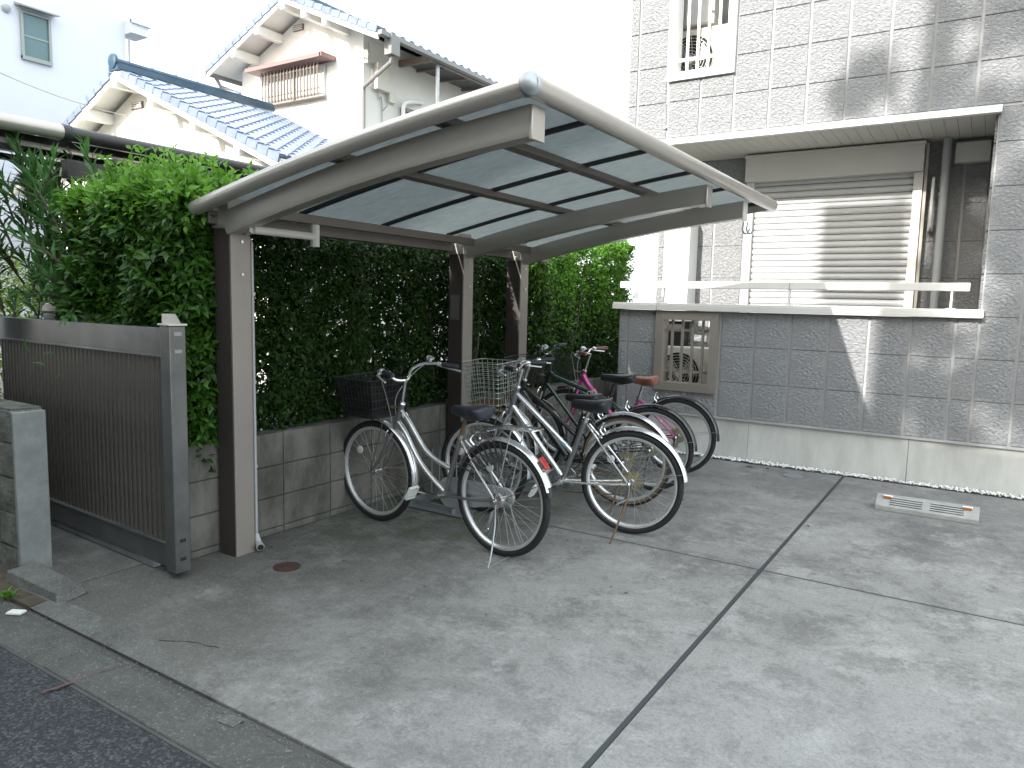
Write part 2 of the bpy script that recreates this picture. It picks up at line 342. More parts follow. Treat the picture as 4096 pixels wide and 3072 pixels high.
# ================================================================== GROUND
g = MB(); g.box(-90, 90, -90, 130, -0.40, -0.12); struct('ground', g, M['dirt'])
road = MB(); road.box(-60, 60, -3.0, 1.362, -0.12, -0.014); struct('road', road, M['asphalt'])
bed = MB(); bed.box(-12, 9, 1.30, 7.32, -0.118, -0.016); drive = struct('driveway', bed, M['joint'])
gap = 0.012
for x0, x1 in ((-3.86, -0.985), (-0.985, 2.2), (2.2, 8.9)):
    for y0, y1 in ((1.60, 4.245), (4.245, 7.16)):
        b = MB(); b.box(x0+gap, x1-gap, y0+gap*0.85, y1-gap*0.85, -0.10, 0.0); part('slab', b, M['slab'], drive, bevel=0.004)
for (x0, x1, y0, y1) in ((-0.985-.0095, -0.985+.0095, 1.61, 7.15), (2.2-.0095, 2.2+.0095, 1.61, 7.15), (-3.86, -0.996, 4.245-.0085, 4.245+.0085), (-0.974, 2.188, 4.245-.0085, 4.245+.0085), (2.212, 8.9, 4.245-.0085, 4.245+.0085)):
    b = MB(); b.box(x0, x1, y0, y1, -0.05, -0.0025); part('joint_strip', b, M['joint'], drive)
b = MB(); b.box(-11.9, -3.871, 1.60, 2.62, -0.10, -0.002); part('slab', b, M['slab'], drive, label='dark stained slab under the gate', bevel=0.004)
# far garden ground behind the hedge
b = MB(); b.box(-40, -3.9, 2.62, 60, -0.12, -0.03); struct('neighbouring_yard', b, M['oldcon'])
b = MB(); b.box(-3.34, 12, 7.33, 60, -0.12, -0.03); struct('yard_under_building', b, M['oldcon'])
# kerb gutter blocks
gb = MB(); gb.box(-14, 9, 1.36, 1.604, -0.117, -0.011); gut = struct('gutter', gb, M['mortar'])
xs = -13.9; i = 0
while xs < 8.8:
    ln = 1.8 if i % 3 else 0.6
    dx = random.uniform(-.004, .004)
    b = MB(); b.box(xs, xs+ln-0.008, 1.372+dx, 1.566+dx, -0.10, -0.006+random.uniform(-.002, .002)); part('gutter_block', b, M['gutter'], gut, bevel=0.005)
    xs += ln; i += 1
# crumbling mortar bits along the edge of the driveway
b = MB()
for k_ in range(900):
    x = random.uniform(-6, 3); y = 1.582+random.gauss(0, 0.010); s_ = random.uniform(0.002, 0.008)
    b.lathe((x, y, -0.012), (random.uniform(-.4, .4), random.uniform(-.4, .4), 1), [(0, s_), (s_*0.7, s_*0.8), (s_*1.1, s_*0.3)], n=5)
part('mortar_crumbs', b, M['oldcon'], None, kind='stuff', label='crumbs of broken mortar along the driveway edge', category='rubble')
# raised worn apron in front of the gate
b = MB(); pts = [(-3.62, 1.605), (-2.36, 1.606), (-2.90, 1.735), (-3.62, 1.70)]
b.add([(x, y, 0.004) for x, y in [(-4.0, 1.603), (-2.30, 1.603), (-2.92, 1.735), (-4.0, 1.72)]]+[(-4.0, 1.603, 0.0041), (-2.30, 1.603, 0.0041), (-2.92, 1.735, 0.016), (-4.0, 1.72, 0.016)],
      [(4, 5, 6, 7), (0, 1, 5, 4), (1, 2, 6, 5), (2, 3, 7, 6), (3, 0, 4, 7)])
struct('apron', b, M['oldcon'])
b = MB(); b.sweep([Vector((-2.885, 1.27, -.0045)).lerp(Vector((-2.845, 1.56, -.0045)), q/12)+Vector((random.gauss(0, .004), 0, 0)) for q in range(13)], [(-.009, -.001), (.009, -.001), (.009, .0012), (-.009, .0012)], scale=[random.uniform(.5, 1) for _ in range(13)])
part('red_paint_line', b, M['redline'], bpy.data.objects['road'])
def crack(pts, w_=0.006):
    b = MB(); P = []
    for i in range(len(pts)-1):
        a = Vector((*pts[i], 0.0)); c = Vector((*pts[i+1], 0.0)); n_ = max(2, int((c-a).length/0.03))
        for q in range(n_): P.append(a.lerp(c, q/n_)+Vector((random.gauss(0, .004), random.gauss(0, .004), 0)))
    b.sweep([p+Vector((0, 0, 0.0015)) for p in P], [(-w_, -.001), (w_, -.001), (w_*.5, .002), (-w_*.5, .002)], scale=[random.uniform(.3, 1) for _ in P])
    return b
cr = crack([(-2.92, 1.76), (-2.8, 1.83), (-2.62, 1.88)], 0.0022)
crm = cr; part('crack', crm, M['joint'], drive); part('crack', crack([(-2.92, 1.73), (-2.86, 1.66), (-2.83, 1.60)], 0.003), M['joint'], drive)

# pebbles
b = MB()
for k_ in range(1500):
    x = random.uniform(-3.2, 1.2); y = random.uniform(7.20, 7.31)+random.gauss(0, .004); r_ = random.uniform(0.006, 0.014)
    st = len(b.v); b.lathe((0, 0, 0), (0, 0, 1), [(-.6, .55), (-.2, .95), (.25, .95), (.62, .5)], n=6)
    b.xf(Matrix.Translation((x, y, 0.0+r_*0.3+random.uniform(-.004, .008))) @ Euler((random.uniform(-.5, .5), random.uniform(-.5, .5), random.uniform(0, 6))).to_matrix().to_4x4() @ Matrix.Diagonal((r_, r_*random.uniform(.6, 1), r_*.7, 1)), st)
part('pebbles', b, M['pebble'], None, sharp=60, kind='stuff', label='strip of white pebbles along the foot of the tiled wall', category='gravel')

# small things on the ground
t = thing('drain_lid', 'small round rusty red drain lid in the concrete near the first post', 'drain lid', (-3.18, 2.68, 0.001))
b = MB(); b.lathe((0, 0, 0), (0, 0, 1), [(0, .075), (.004, .075), (.0045, .066), (.002, .064)], 28); part('rim', b, M['drain'], t)
b = MB(); b.lathe((0, 0, 0), (0, 0, 1), [(0, .062), (.004, .062), (.005, .05)], 28)
for a in range(3): b.bar((-.04, -.03+a*.03, .006), (.04, -.03+a*.03, .006), .006, .003)
part('cover', b, M['drain'], t)
t = thing('round_lid', 'round grey inspection lid set in the concrete near the pebbles', 'inspection lid', (-1.36, 6.86, 0.001))
b = MB(); b.lathe((0, 0, 0), (0, 0, 1), [(0, .092), (.004, .092), (.005, .084)], 28); part('rim', b, M['greylid'], t)
b = MB(); b.lathe((0, 0, .0), (0, 0, 1), [(0, .08), (.006, .08), (.007, .02)], 28); part('cover', b, M['greylid'], t)
b = MB(); b.lathe((-1.16, 1.62, 0.0), (0, 0, 1), [(0, .012), (.003, .010)], 10)
part('gum_spot', b, M['blackplastic'], None, label='small round black spot of gum on the concrete at the bottom edge', category='gum spot')
for k_, (x, y, lb) in enumerate([(-1.78, 6.98, 'larger curled brown dead leaf by the pebbles'), (-1.62, 7.02, 'smaller brown dead leaf lying nearer the joint by the pebbles'), (-0.93, 5.3, 'tiny brown dead leaf on the concrete beside the long joint')]):
    b = MB(); s_ = (.045, .03, .018)[k_]
    b.add([(-s_, 0, .004), (0, -s_*.4, .012), (s_, 0, .006), (0, s_*.4, .016), (0, 0, .004)], [(0, 1, 4), (1, 2, 4), (2, 3, 4), (3, 0, 4)])
    o = part('dead_leaf', b, M['rust'], None, label=lb, category='leaf'); o.location = (x, y, 0.001); o.rotation_euler = (0, 0, k_*1.1)

b = MB()
for k_ in range(170):
    y = random.uniform(2.7, 6.9); x = -3.66+random.expovariate(1/.22) if random.random() < .7 else random.uniform(-3.6, -1.4); s_ = random.uniform(.006, .016); a = random.uniform(0, 6.28); c_, d_ = math.cos(a)*s_, math.sin(a)*s_
    if x > -1.2: continue
    b.add([(x-c_, y-d_, .001), (x+d_*.4, y-c_*.4, .004), (x+c_, y+d_, .002), (x-d_*.4, y+c_*.4, .0055)], [(0, 1, 2), (0, 2, 3)])
part('leaf_litter', b, M['litter'], None, sharp=0, kind='stuff', label='scattered bits of dry leaf litter under the shelter by the block wall', category='leaf litter')
# wheel stop
t = thing('wheel_stop', 'low grey concrete parking wheel stop with grooves and two amber reflectors', 'wheel stop', (-0.27, 6.1, 0))
b = MB(); prof = [(0, 0), (0.0, 0.035), (0.10, 0.098), (0.15, 0.10), (0.17, 0.0)]; hw = 0.335
V = [(-hw, y, z) for y, z in prof]+[(hw, y, z) for y, z in prof]
b.add(V, [(0, 1, 2, 3, 4)[::-1], (5, 6, 7, 8, 9)]+[(i, (i+1) % 5, 5+(i+1) % 5, 5+i) for i in range(5)][::1])
part('body', b, M['stopcon'], t, bevel=0.004)
for sx in (-1, 1):
    for q in range(4):
        yy = 0.022+q*0.019; zz = 0.035+(yy)*0.63+0.0015
        b = MB(); b.bar((sx*0.025, yy, zz), (sx*0.24, yy, zz), .006, .003, up=(0, -.53, .85)); part('groove', b, M['joint'], t)
    b = MB(); b.bar((sx*0.26-.032, .088, .097), (sx*0.26+.032, .088, .097), .03, .012); part('reflector_base', b, M['white_trim'], t, bevel=.003)
    b = MB(); b.bar((sx*0.26-.027, .0695, .093), (sx*0.26+.027, .0695, .093), .006, .014); part('reflector', b, M['amber'], t)

# ================================================================== APARTMENT BUILDING (right)
bl = thing('apartment_building', 'grey rock face tiled apartment building with recessed veranda and closed shutter', 'building', (0, 7.3, 0))
bl_inv = Vector((0, 7.3, 0))
def BP(name, mb, mt, parent=bl, **kw):
    if parent is bl: mb.v = [(x, y-7.3, z) for x, y, z in mb.v]
    elif parent.parent is bl: mb.v = [(x, y-7.3, z) for x, y, z in mb.v]
    return part(name, mb, mt, parent, **kw)
YF = 7.325
core = MB(); core.box(-3.33, 6, 8.32, 15, -0.1, 7.0)
core.box(-0.05, 6, YF, 8.32, -0.1, 3.15)                     # right column
# upper storey front with an opening for the grille
hx0, hx1, hz0 = -2.83, -2.27, 3.79
core.box(-3.33, 6, YF, 7.46, 3.17, hz0); core.box(-3.33, hx0, YF, 7.46, hz0, 7.0); core.box(hx1, 6, YF, 7.46, hz0, 7.0)
core.box(-3.33, -3.22, 7.46, 8.32, 3.17, 7.0); core.box(-1.2, 6, 7.46, 8.32, 3.35, 7.0); core.box(-3.22, -1.2, 7.46, 8.32, 3.17, 3.35)
# veranda parapet with opening
px0, px1, pz0, pz1 = -2.82, -2.32, 0.70, 1.40
core.box(-3.33, -0.05, YF, 7.44, 0.40, pz0); core.box(-3.33, px0, YF, 7.44, pz0, 1.455); core.box(px1, -0.05, YF, 7.44, pz0, 1.455); core.box(px0, px1, YF, 7.44, pz1, 1.455)
BP('wall', core, M['grout'])
b = MB()
for x0, x1 in ((-3.34, -1.9), (-1.897, -0.5), (-0.497, 0.9), (0.903, 6)): b.box(x0, x1, 7.32, 7.50, -0.1, 0.39)
BP('plinth', b, M['plinth'], bevel=0.003)
b = MB(); b.box(-3.345, 6, 7.285, 7.33, 0.385, 0.405); BP('drip_strip', b, M['grout'])
b = MB(); b.box(-3.33, -0.05, 7.44, 8.32, 0.3, 0.42); BP('veranda_floor', b, M['plinth'])
tile_cache = {}
def tile(x0, x1, z0, z1, y, parent=bl, face='y'):
    w_, h_ = round(x1-x0-0.024, 3), round(z1-z0-0.011, 3)
    if w_ < 0.02 or h_ < 0.02: return
    vr = random.randint(0, 3); key = (w_, h_, face, vr)
    if key not in tile_cache:
        b = MB(); nx = 3; nz = 3; rs = random.Random(vr); d = 0.016
        V = []
        for j in range(nz+1):
            for i in range(nx+1):
                ed = i in (0, nx) or j in (0, nz)
                V.append((i*w_/nx, (-d*0.72 if ed else -d-rs.uniform(0, .006)), j*h_/nz))
        F = [(j*4+i, j*4+i+1, (j+1)*4+i+1, (j+1)*4+i) for j in range(3) for i in range(3)]
        b.add(V, F)
        o = len(V); b.v += [(0, 0.002, 0), (w_, 0.002, 0), (w_, 0.002, h_), (0, 0.002, h_)]
        b.f += [(0, o, o+1, 3, 2, 1), (3, o+1, o+2, 15, 11, 7), (15, o+2, o+3, 12, 13, 14), (12, o+3, o, 0, 4, 8)]; b.mi += [0]*4
        tile_cache[key] = b.mesh('tile', M['tile'], 25)
    o = L('tile', tile_cache[key], parent)
    if face == 'y': o.location = (x0+0.012, y-7.3, z0+0.0055)
    else: o.location = (y, x0-7.3+0.008 if False else x1-7.3-0.008, z0+0.007); o.rotation_euler = (0, 0, R(-90))
def tiles(X0, X1, Z0, Z1, xo, zo, y, holes=(), tw=1/3, th=0.355):
    i0 = math.floor((X0-xo)/tw); i1 = math.ceil((X1-xo)/tw); j0 = math.floor((Z0-zo)/th); j1 = math.ceil((Z1-zo)/th)
    for i in range(i0, i1):
        for j in range(j0, j1):
            a, b_, c, d = max(X0, xo+i*tw), min(X1, xo+(i+1)*tw), max(Z0, zo+j*th), min(Z1, zo+(j+1)*th)
            rects = [(a, b_, c, d)]
            for h in holes:
                nr = []
                for (a, b_, c, d) in rects:
                    if b_ <= h[0] or a >= h[1] or d <= h[2] or c >= h[3]: nr.append((a, b_, c, d)); continue
                    if a < h[0]: nr.append((a, h[0], c, d))
                    if b_ > h[1]: nr.append((h[1], b_, c, d))
                    aa, bb = max(a, h[0]), min(b_, h[1])
                    if c < h[2]: nr.append((aa, bb, c, h[2]))
                    if d > h[3]: nr.append((aa, bb, h[3], d))
                rects = nr
            for q in rects:
                if q[1]-q[0] > 0.03 and q[3]-q[2] > 0.03: tile(*q, y)
tiles(-3.33, -0.05, 0.405, 1.45, -3.22, 0.405, YF-0.001, holes=[(-2.90, -2.24, 0.63, 1.6)])
tiles(-0.05, 1.9, 0.405, 3.17, -3.22+1/3*9+.12, 0.405, YF-0.001)
tiles(-3.33, 1.9, 3.18, 5.35, -3.22, 3.19, YF-0.001, holes=[(-2.90, -2.22, 3.735, 7)])
tiles(-3.33, -2.33, 0.45, 3.12, -3.0, 0.405, 8.319)
tiles(-0.60, -0.08, 0.45, 3.12, -0.62, 0.405, 8.319)
tiles(-2.33, -0.60, 0.45, 1.40, -0.62-1/3*6, 0.405, 8.319)
for j in range(8):
    z0 = 0.405+j*.355; z1 = min(z0+.355, 3.12)
    for y0, y1 in ((7.36, 7.68), (7.68, 8.0), (8.0, 8.31)):
        w_ = y1-y0-.014; h_ = z1-z0-.014
        b = MB(); b.box(-0.068, -0.049, y0+.007, y1-.007, z0+.007, z1-.007); BP('tile', b, M['tile'], bevel=.003)
# soffit and trims
b = MB()
for q in range(33): b.box(-3.33+q*0.0995, -3.33+q*0.0995+0.0965, 7.33, 8.315, 3.13, 3.152)
BP('soffit', b, M['soffit'])
b = MB(); b.box(-3.345, -0.03, 7.275, 7.335, 3.12, 3.178); BP('eave_trim', b, M['white_trim'], bevel=0.004)
for x0, x1 in ((-3.38, -2.885), (-2.882, -0.025)):
    b = MB(); b.box(x0, x1, 7.235, 7.51, 1.458, 1.515); b.box(x0-0.0, x1, 7.25, 7.50, 1.515, 1.53); BP('parapet_cap', b, M['trim'], bevel=0.004)
for x0, x1 in ((-3.34, -1.601), (-1.598, -0.14)):
    b = MB(); b.box(x0, x1, 7.325, 7.40, 1.682, 1.752); BP('handrail', b, M['trim'], bevel=0.006)
for x in (-2.86, -1.6, -0.27):
    b = MB(); b.box(x-.008, x+.008, 7.335, 7.385, 1.53, 1.682); b.box(x-.035, x+.035, 7.33, 7.39, 1.53, 1.537); BP('rail_post', b, M['trim'])
# parapet window grille frame (mitred)
def mitred(x0, x1, z0, z1, w_, y0, y1, mt, nm):
    P = [(x0, z0), (x1, z0), (x1, z1), (x0, z1)]; Q = [(x0+w_, z0+w_), (x1-w_, z0+w_), (x1-w_, z1-w_), (x0+w_, z1-w_)]
    f = None
    for i in range(4):
        j = (i+1) % 4; b = MB(); e = 0.0008
        v = [(P[i][0], y0, P[i][1]), (P[j][0], y0, P[j][1]), (Q[j][0], y0-.004, Q[j][1]), (Q[i][0], y0-.004, Q[i][1])]
        v += [(x, y1, z) for x, _, z in v]
        cx = sum(p[0] for p in v)/8; cz = sum(p[2] for p in v)/8
        v = [(x+(cx-x)*.004, y, z+(cz-z)*.004) for x, y, z in v]
        b.add(v, [(0, 1, 2, 3), (7, 6, 5, 4), (0, 4, 5, 1), (1, 5, 6, 2), (2, 6, 7, 3), (3, 7, 4, 0)])
        BP(nm, b, mt)
mitred(-2.90, -2.24, 0.63, 1.445, 0.085, 7.275, 7.44, M['bronze'], 'grille_frame')
for q in range(4):
    x = -2.735+q*0.108; b = MB(); b.box(x-.012, x+.012, 7.33, 7.354, 0.715, 1.36); BP('grille_bar', b, M['bronze'])
for z in (0.83, 1.255):
    b = MB(); b.box(-2.815, -2.325, 7.356, 7.372, z-.014, z+.014); BP('grille_rail', b, M['bronze'])
mitred(-2.895, -2.225, 3.74, 5.6, 0.075, 7.275, 7.46, M['white_trim'], 'grille_frame')
for q in range(4):
    x = -2.715+q*0.105; b = MB(); b.box(x-.011, x+.011, 7.33, 7.354, 3.815, 5.53); BP('grille_bar', b, M['white_trim'])
for z in (3.95, 4.85):
    b = MB(); b.box(-2.82, -2.30, 7.356, 7.372, z-.014, z+.014); BP('grille_rail', b, M['white_trim'])
# shutter
b = MB(); b.box(-2.30, -0.62, 8.12, 8.318, 2.835, 3.11); b.box(-2.31, -0.61, 8.11, 8.318, 3.08, 3.115); sb = BP('shutter_box', b, M['trim'], bevel=0.008)
for x0, x1 in ((-2.29, -2.21), (-0.70, -0.62)):
    b = MB(); b.box(x0, x1, 8.17, 8.318, 1.40, 2.834); BP('shutter_guide', b, M['trim'], bevel=0.004)
b = MB(); b.box(-0.615, -0.585, 8.19, 8.318, 1.4, 3.10); BP('shutter_guide', b, M['bronze'], bevel=0.003)
b = MB(); pr = [(0, 0), (-0.012, .008), (-0.016, .03), (-0.010, .052), (0.004, .0600)]
V = [(x, y, z) for x in (-2.212, -0.698) for y, z in pr]; b.add([(x, y+8.24-7.3, z) for x, y, z in V], [(i, i+1, 6+i, 5+i) for i in range(4)])
b.add([(-2.212, 8.244-7.3, .0600), (-.698, 8.244-7.3, .0600), (-.698, 8.255-7.3, .0645), (-2.212, 8.255-7.3, .0645)], [(0, 1, 2, 3)])
sl = b.mesh('shutter_slat', M['shutter'], 50)
for q in range(22):
    o = L('shutter_slat', sl, bl); o.location = (0, 0, 1.42+q*0.0655)
b = MB(); b.box(-2.21, -0.70, 8.26, 8.3, 1.4, 2.84); BP('shutter_backing', b, M['black'])
# pipe, bracket and vent cover in the veranda
b = MB(); b.tube([(-0.44, 8.18, 0.42), (-0.44, 8.18, 3.13)], 0.038, 14)
for z in (1.9, 2.6): b.lathe((-0.44, 8.18, z), (0, 0, 1), [(0, .044), (.02, .044)], 14)
BP('downpipe', b, M['pvc'])
b = MB(); b.box(-0.375, -0.09, 8.22, 8.318, 2.90, 3.09); BP('vent_cover', b, M['trim'], bevel=0.006)
b = MB(); b.tube(smooth([(-0.53, 8.26, 2.28), (-0.53, 8.18, 2.30), (-0.53, 8.15, 2.36), (-0.53, 8.15, 2.72), (-0.53, 8.17, 2.76)], 4), .014, 8); b.box(-.55, -.51, 8.2, 8.3, 2.28, 2.34)
BP('pole_bracket', b, M['trim'])
b = MB(); b.tube([(-3.26, 7.58, 1.53), (-3.26, 7.58, 3.13)], .022, 12); BP('veranda_post', b, M['white_trim'])
b = MB(); b.lathe((-2.9, 7.31, 3.30), (0, -1, 0), [(0, .012), (.02, .012)], 10); BP('vent_nub', b, M['trim'])

# outdoor units and heater
def ac_unit(loc, label, w_=0.78, h_=0.56, d=0.27, mirror=False, text=False):
    t = thing('air_conditioner_unit', label, 'air conditioner', loc, group='outdoor air conditioner units behind the grilles')
    b = MB(); b.box(0, w_, .01, d, .03, h_); part('casing', b, M['beige'], t, bevel=.012)
    cx, cz, r_ = w_*0.33, h_*0.5, h_*0.40
    b = MB(); b.lathe((cx, .009, cz), (0, -1, 0), [(0, r_), (.002, r_), (.0025, 0.0)], 32); part('fan_opening', b, M['black'], t)
    b = MB()
    for a in range(3): b.add([(cx, 0.004, cz), (cx+r_*.85*math.cos(a*2.09), .004, cz+r_*.85*math.sin(a*2.09)), (cx+r_*.85*math.cos(a*2.09+.9), .006, cz+r_*.85*math.sin(a*2.09+.9))], [(0, 1, 2)])
    part('fan', b, M['greyplastic'], t)
    b = MB()
    for k_ in range(1, 9): b.tube([(cx+r_*k_/8*math.cos(a), -.008, cz+r_*k_/8*math.sin(a)) for a in np.linspace(0, 2*math.pi, 29)[:-1]], .0028, 4, closed=True)
    for a in np.linspace(0, 2*math.pi, 13)[:-1]: b.tube([(cx+.05*math.cos(a), -.010, cz+.05*math.sin(a)), (cx+r_*math.cos(a+.5), -.010, cz+r_*math.sin(a+.5))], .003, 4)
    b.lathe((cx, -.008, cz), (0, -1, 0), [(0, .045), (.006, .04)], 16)
    part('fan_guard', b, M['beige'], t)
    b = MB()
    for q in range(8): b.box(w_*0.70, w_*0.96, 0.002, .012, h_*.38+q*.03, h_*.38+q*.03+.018)
    part('louvre', b, M['beige'], t)
    for x in (.08, w_-.12):
        b = MB(); b.box(x, x+.06, .02, d, 0, .03); part('foot', b, M['blackplastic'], t)
    if text:
        cu = bpy.data.curves.new('t', 'FONT'); cu.body = 'HITACHI'; cu.size = 0.055; cu.extrude = 0.001; cu.space_character = 1.25
        to = bpy.data.objects.new('maker_lettering', cu); C.objects.link(to)
        dg = bpy.context.evaluated_depsgraph_get(); me = bpy.data.meshes.new_from_object(to.evaluated_get(dg)); bpy.data.objects.remove(to)
        me.materials.clear(); me.materials.append(M['greyplastic']); o = L('maker_lettering', me, t); o.location = (w_*.60, .008, .07); o.rotation_euler = (R(90), 0, 0)
    return t
ac_unit((-3.12, 7.93, 0.45), 'beige outdoor air conditioner unit behind the bronze parapet grille', h_=0.60, text=True)
ac_unit((-3.10, 7.75, 3.76), 'white outdoor air conditioner unit behind the upper white grille', w_=.8, h_=.62)
t = thing('water_heater', 'tall white boxy water heater standing in the veranda beside the shutter', 'water heater', (-3.135, 8.02, 1.33))
b = MB(); b.box(0, .295, 0, .28, 0, 1.15); part('cabinet', b, M['white_trim'], t, bevel=.006)
b = MB(); b.box(.012, .22, -.004, .002, .58, 1.13); part('cover_panel', b, M['white_trim'], t, bevel=.002)
b = MB()
for q in range(2): b.box(.15+q*.02, .158+q*.02, -.007, 0, .68, .98)
part('vent_slots', b, M['greyplastic'], t)
b = MB(); b.box(.04, .25, .05, .25, -.28, 0); part('pipe_cover', b, M['blackplastic'], t)
t = thing('meter_box', 'pale box hanging above the air conditioner behind the upper white grille', 'meter box', (-2.98, 7.9, 4.46))
b = MB(); b.box(0, .33, 0, .2, 0, .34); part('case', b, M['trim'], t, bevel=.006)
b = MB(); b.box(.02, .31, -.008, 0, .02, .32); part('door', b, M['white_trim'], t, bevel=.003)

# ================================================================== BLOCK WALL under the hedge
XW = -3.70
bw = thing('block_wall', 'low weathered grey concrete block wall under the long hedge', 'wall', (XW, 2.3, 0))
b = MB(); b.box(-.125, -.012, 0.0, 6.4, -.05, .645); part('mortar_core', b, M['mortar'], bw)
for row in range(4):
    z0 = -0.05+row*0.2 if row else 0.0; z1 = 0.05+row*0.2
    z0, z1 = [(0.0, 0.045), (0.045, 0.245), (0.245, 0.445), (0.445, 0.655)][row]
    y = -0.0-(0.0 if row % 2 else 0.0)
    while y < 6.4:
        y1 = min(y+0.40, 6.4)
        b = MB(); b.box(-.137+random.uniform(-.001, .001), random.uniform(-.002, .002), y+.004, y1-.004, z0+.003, z1-.004)
        part('concrete_block', b, M['block'], bw, bevel=.003); y += 0.40
# near wall end by the road
rw = thing('rough_wall', 'short rough faced block wall with a smooth grey end by the road', 'wall', (-4.205, 1.785, 0))
b = MB(); b.box(-5, -.03, .012, .14, -.1, .84); part('mortar_core', b, M['mortar'], rw)
b = MB(); b.box(-.028, .0, -.006, .155, -.02, .87); part('end_face', b, M['endcon'], rw, bevel=.006)
for row in range(5):
    z0 = -0.06+row*0.19; x = -.031-(0.2 if row % 2 else 0)
    if row % 2:
        b = MB(); b.box(x+.004, -.034, 0, .148, z0+.003, min(z0+.187, .85)); part('rock_block', b, M['blockface'], rw, bevel=.01)
    while x > -5:
        b = MB(); x1 = x-.39
        n = 5; V = []; F = []
        for j in range(4):
            for i in range(n):
                ed = (i in (0, n-1)) or (j in (0, 3)); V.append((x1+.005+(x-x1-.01)*i/(n-1), -(0.0 if ed else random.uniform(.004, .022)), z0+.004+(.182)*j/3))
        for j in range(3):
            for i in range(n-1): F.append((j*n+i, j*n+i+1, (j+1)*n+i+1, (j+1)*n+i))
        b.add(V, F); o = len(b.v); b.v += [(x1+.005, .148, z0+.004), (x-.005, .148, z0+.004), (x-.005, .148, z0+.186), (x1+.005, .148, z0+.186)]
        b.f += [(0, o, o+1, 4, 3, 2, 1), (4, o+1, o+2, 19, 14, 9), (19, o+2, o+3, 15, 16, 17, 18), (15, o+3, o, 0, 5, 10)]; b.mi += [0]*4
        part('rock_block', b, M['blockface'], rw); x = x1
b = MB(); b.box(-5, -.03, -.004, .15, .858, .875); part('coping', b, M['oldcon'], rw, bevel=.004)
b = MB(); b.add([(-4.16, 1.68, 0), (-3.64, 1.69, 0), (-3.68, 1.86, 0), (-4.16, 1.84, 0), (-4.14, 1.685, .07), (-3.68, 1.705, .055), (-3.71, 1.84, .05), (-4.14, 1.83, .075)],
                [(0, 3, 2, 1), (4, 5, 6, 7), (0, 1, 5, 4), (1, 2, 6, 5), (2, 3, 7, 6), (3, 0, 4, 7)])
part('kerb_stub', b, M['oldcon'], None, bevel=.008, label='broken pale concrete kerb stub at the foot of the rough wall end', category='kerb stone')
b = MB(); b.box(-9, -3.72, 1.60, 1.80, -.02, .012); struct('soil_strip', b, M['dirt'])
b = MB(); b.box(-.035, .035, -.022, .022, 0, .008); o = part('tile_shard', b, M['paper'], None, label='small pale broken tile shard on the gutter below the kerb stub', category='tile shard'); o.location = (-3.72, 1.545, -.002); o.rotation_euler = (0, 0, .5)
b = MB(); b.box(-.04, .04, -.028, .028, 0, .003); o = part('patch', b, M['oldcon'], None, bevel=.002, label='thin pale square marker plate on the gutter near the bottom edge', category='marker plate'); o.location = (-2.15, 1.555, -.003); o.rotation_euler = (0, 0, .1)

# ================================================================== GATE
gt = thing('sliding_gate', 'tall bronze aluminium gate panel of thin vertical slats left standing open', 'gate', (-3.525, 2.25, 0), (0, 0, R(180-2.6)))
b = MB(); b.box(-.045, .045, -.045, .045, .035, 1.34); part('end_post', b, M['gate'], gt, bevel=.005)
b = MB(); b.box(-.052, .052, -.052, .052, 1.34, 1.352); part('post_cap', b, M['carport'], gt, bevel=.002)
b = MB(); b.add([(-.03, -.03, 1.352), (.045, -.03, 1.352), (.045, .03, 1.352), (-.03, .03, 1.352), (0.02, -.03, 1.40), (.045, -.03, 1.40), (.045, .03, 1.40), (0.02, .03, 1.40)], [(0, 1, 5, 4), (1, 2, 6, 5), (2, 3, 7, 6), (3, 0, 4, 7), (4, 5, 6, 7)])
part('latch_cover', b, M['carport'], gt)
b = MB(); b.box(.046, 2.15, -.022, .022, 1.185, 1.325); b.box(.046, 2.15, -.03, .03, 1.172, 1.186); part('top_rail', b, M['gate'], gt, bevel=.003)
b = MB(); b.box(.046, 2.15, -.024, .024, .045, .165); b.box(.046, 2.15, -.032, .032, .165, .18); part('bottom_rail', b, M['gate'], gt, bevel=.003)
gs = MB(); gs.tube([(0, 0, .18), (0, 0, 1.172)], .0195, 8); gsm = gs.mesh('slat', M['gateslat'], 60)
for q in range(42):
    o = L('slat', gsm, gt); o.location = (.075+q*.0495, 0, 0); o.scale = (1, .7, 1)
for z in (.10, .20):
    b = MB(); b.box(-.047, -.044, -.016, .016, z, z+.018); part('slot', b, M['black'], gt)
b = MB(); b.bar((.3, .0, .02), (2.1, .0, .02), .03, .03); b.bar((.22, 0, .03), (.34, 0, .03), .04, .05); part('ground_rail', b, M['galv'], gt)
for z in (1.20, 1.29):
    b = MB(); b.box(-.0465, -.045, -.022, .018, z, z+.018); part('label_plate', b, M['greypaint'], gt)
gp = thing('gate_post', 'squat taupe capped gate post top showing behind the far end of the gate', 'gate post', (-5.25, 2.55, 0))
b = MB(); b.box(-.08, .08, -.08, .08, 0, 1.36); part('shaft', b, M['gate'], gp, bevel=.005)
b = MB(); b.box(-.1, .1, -.09, .09, 1.36, 1.43); part('cap', b, M['carport'], gp, bevel=.012)
np_ = thing('near_gate_post', 'dark gate post cut by the left edge of the picture', 'gate post', (-5.62, 2.20, 0))
b = MB(); b.box(-.07, .07, -.07, .07, 0, 1.62); part('shaft', b, M['dkcarport'], np_, bevel=.005)
b = MB(); b.box(-.08, .08, -.08, .08, 1.62, 1.65); part('cap', b, M['dkcarport'], np_, bevel=.005)

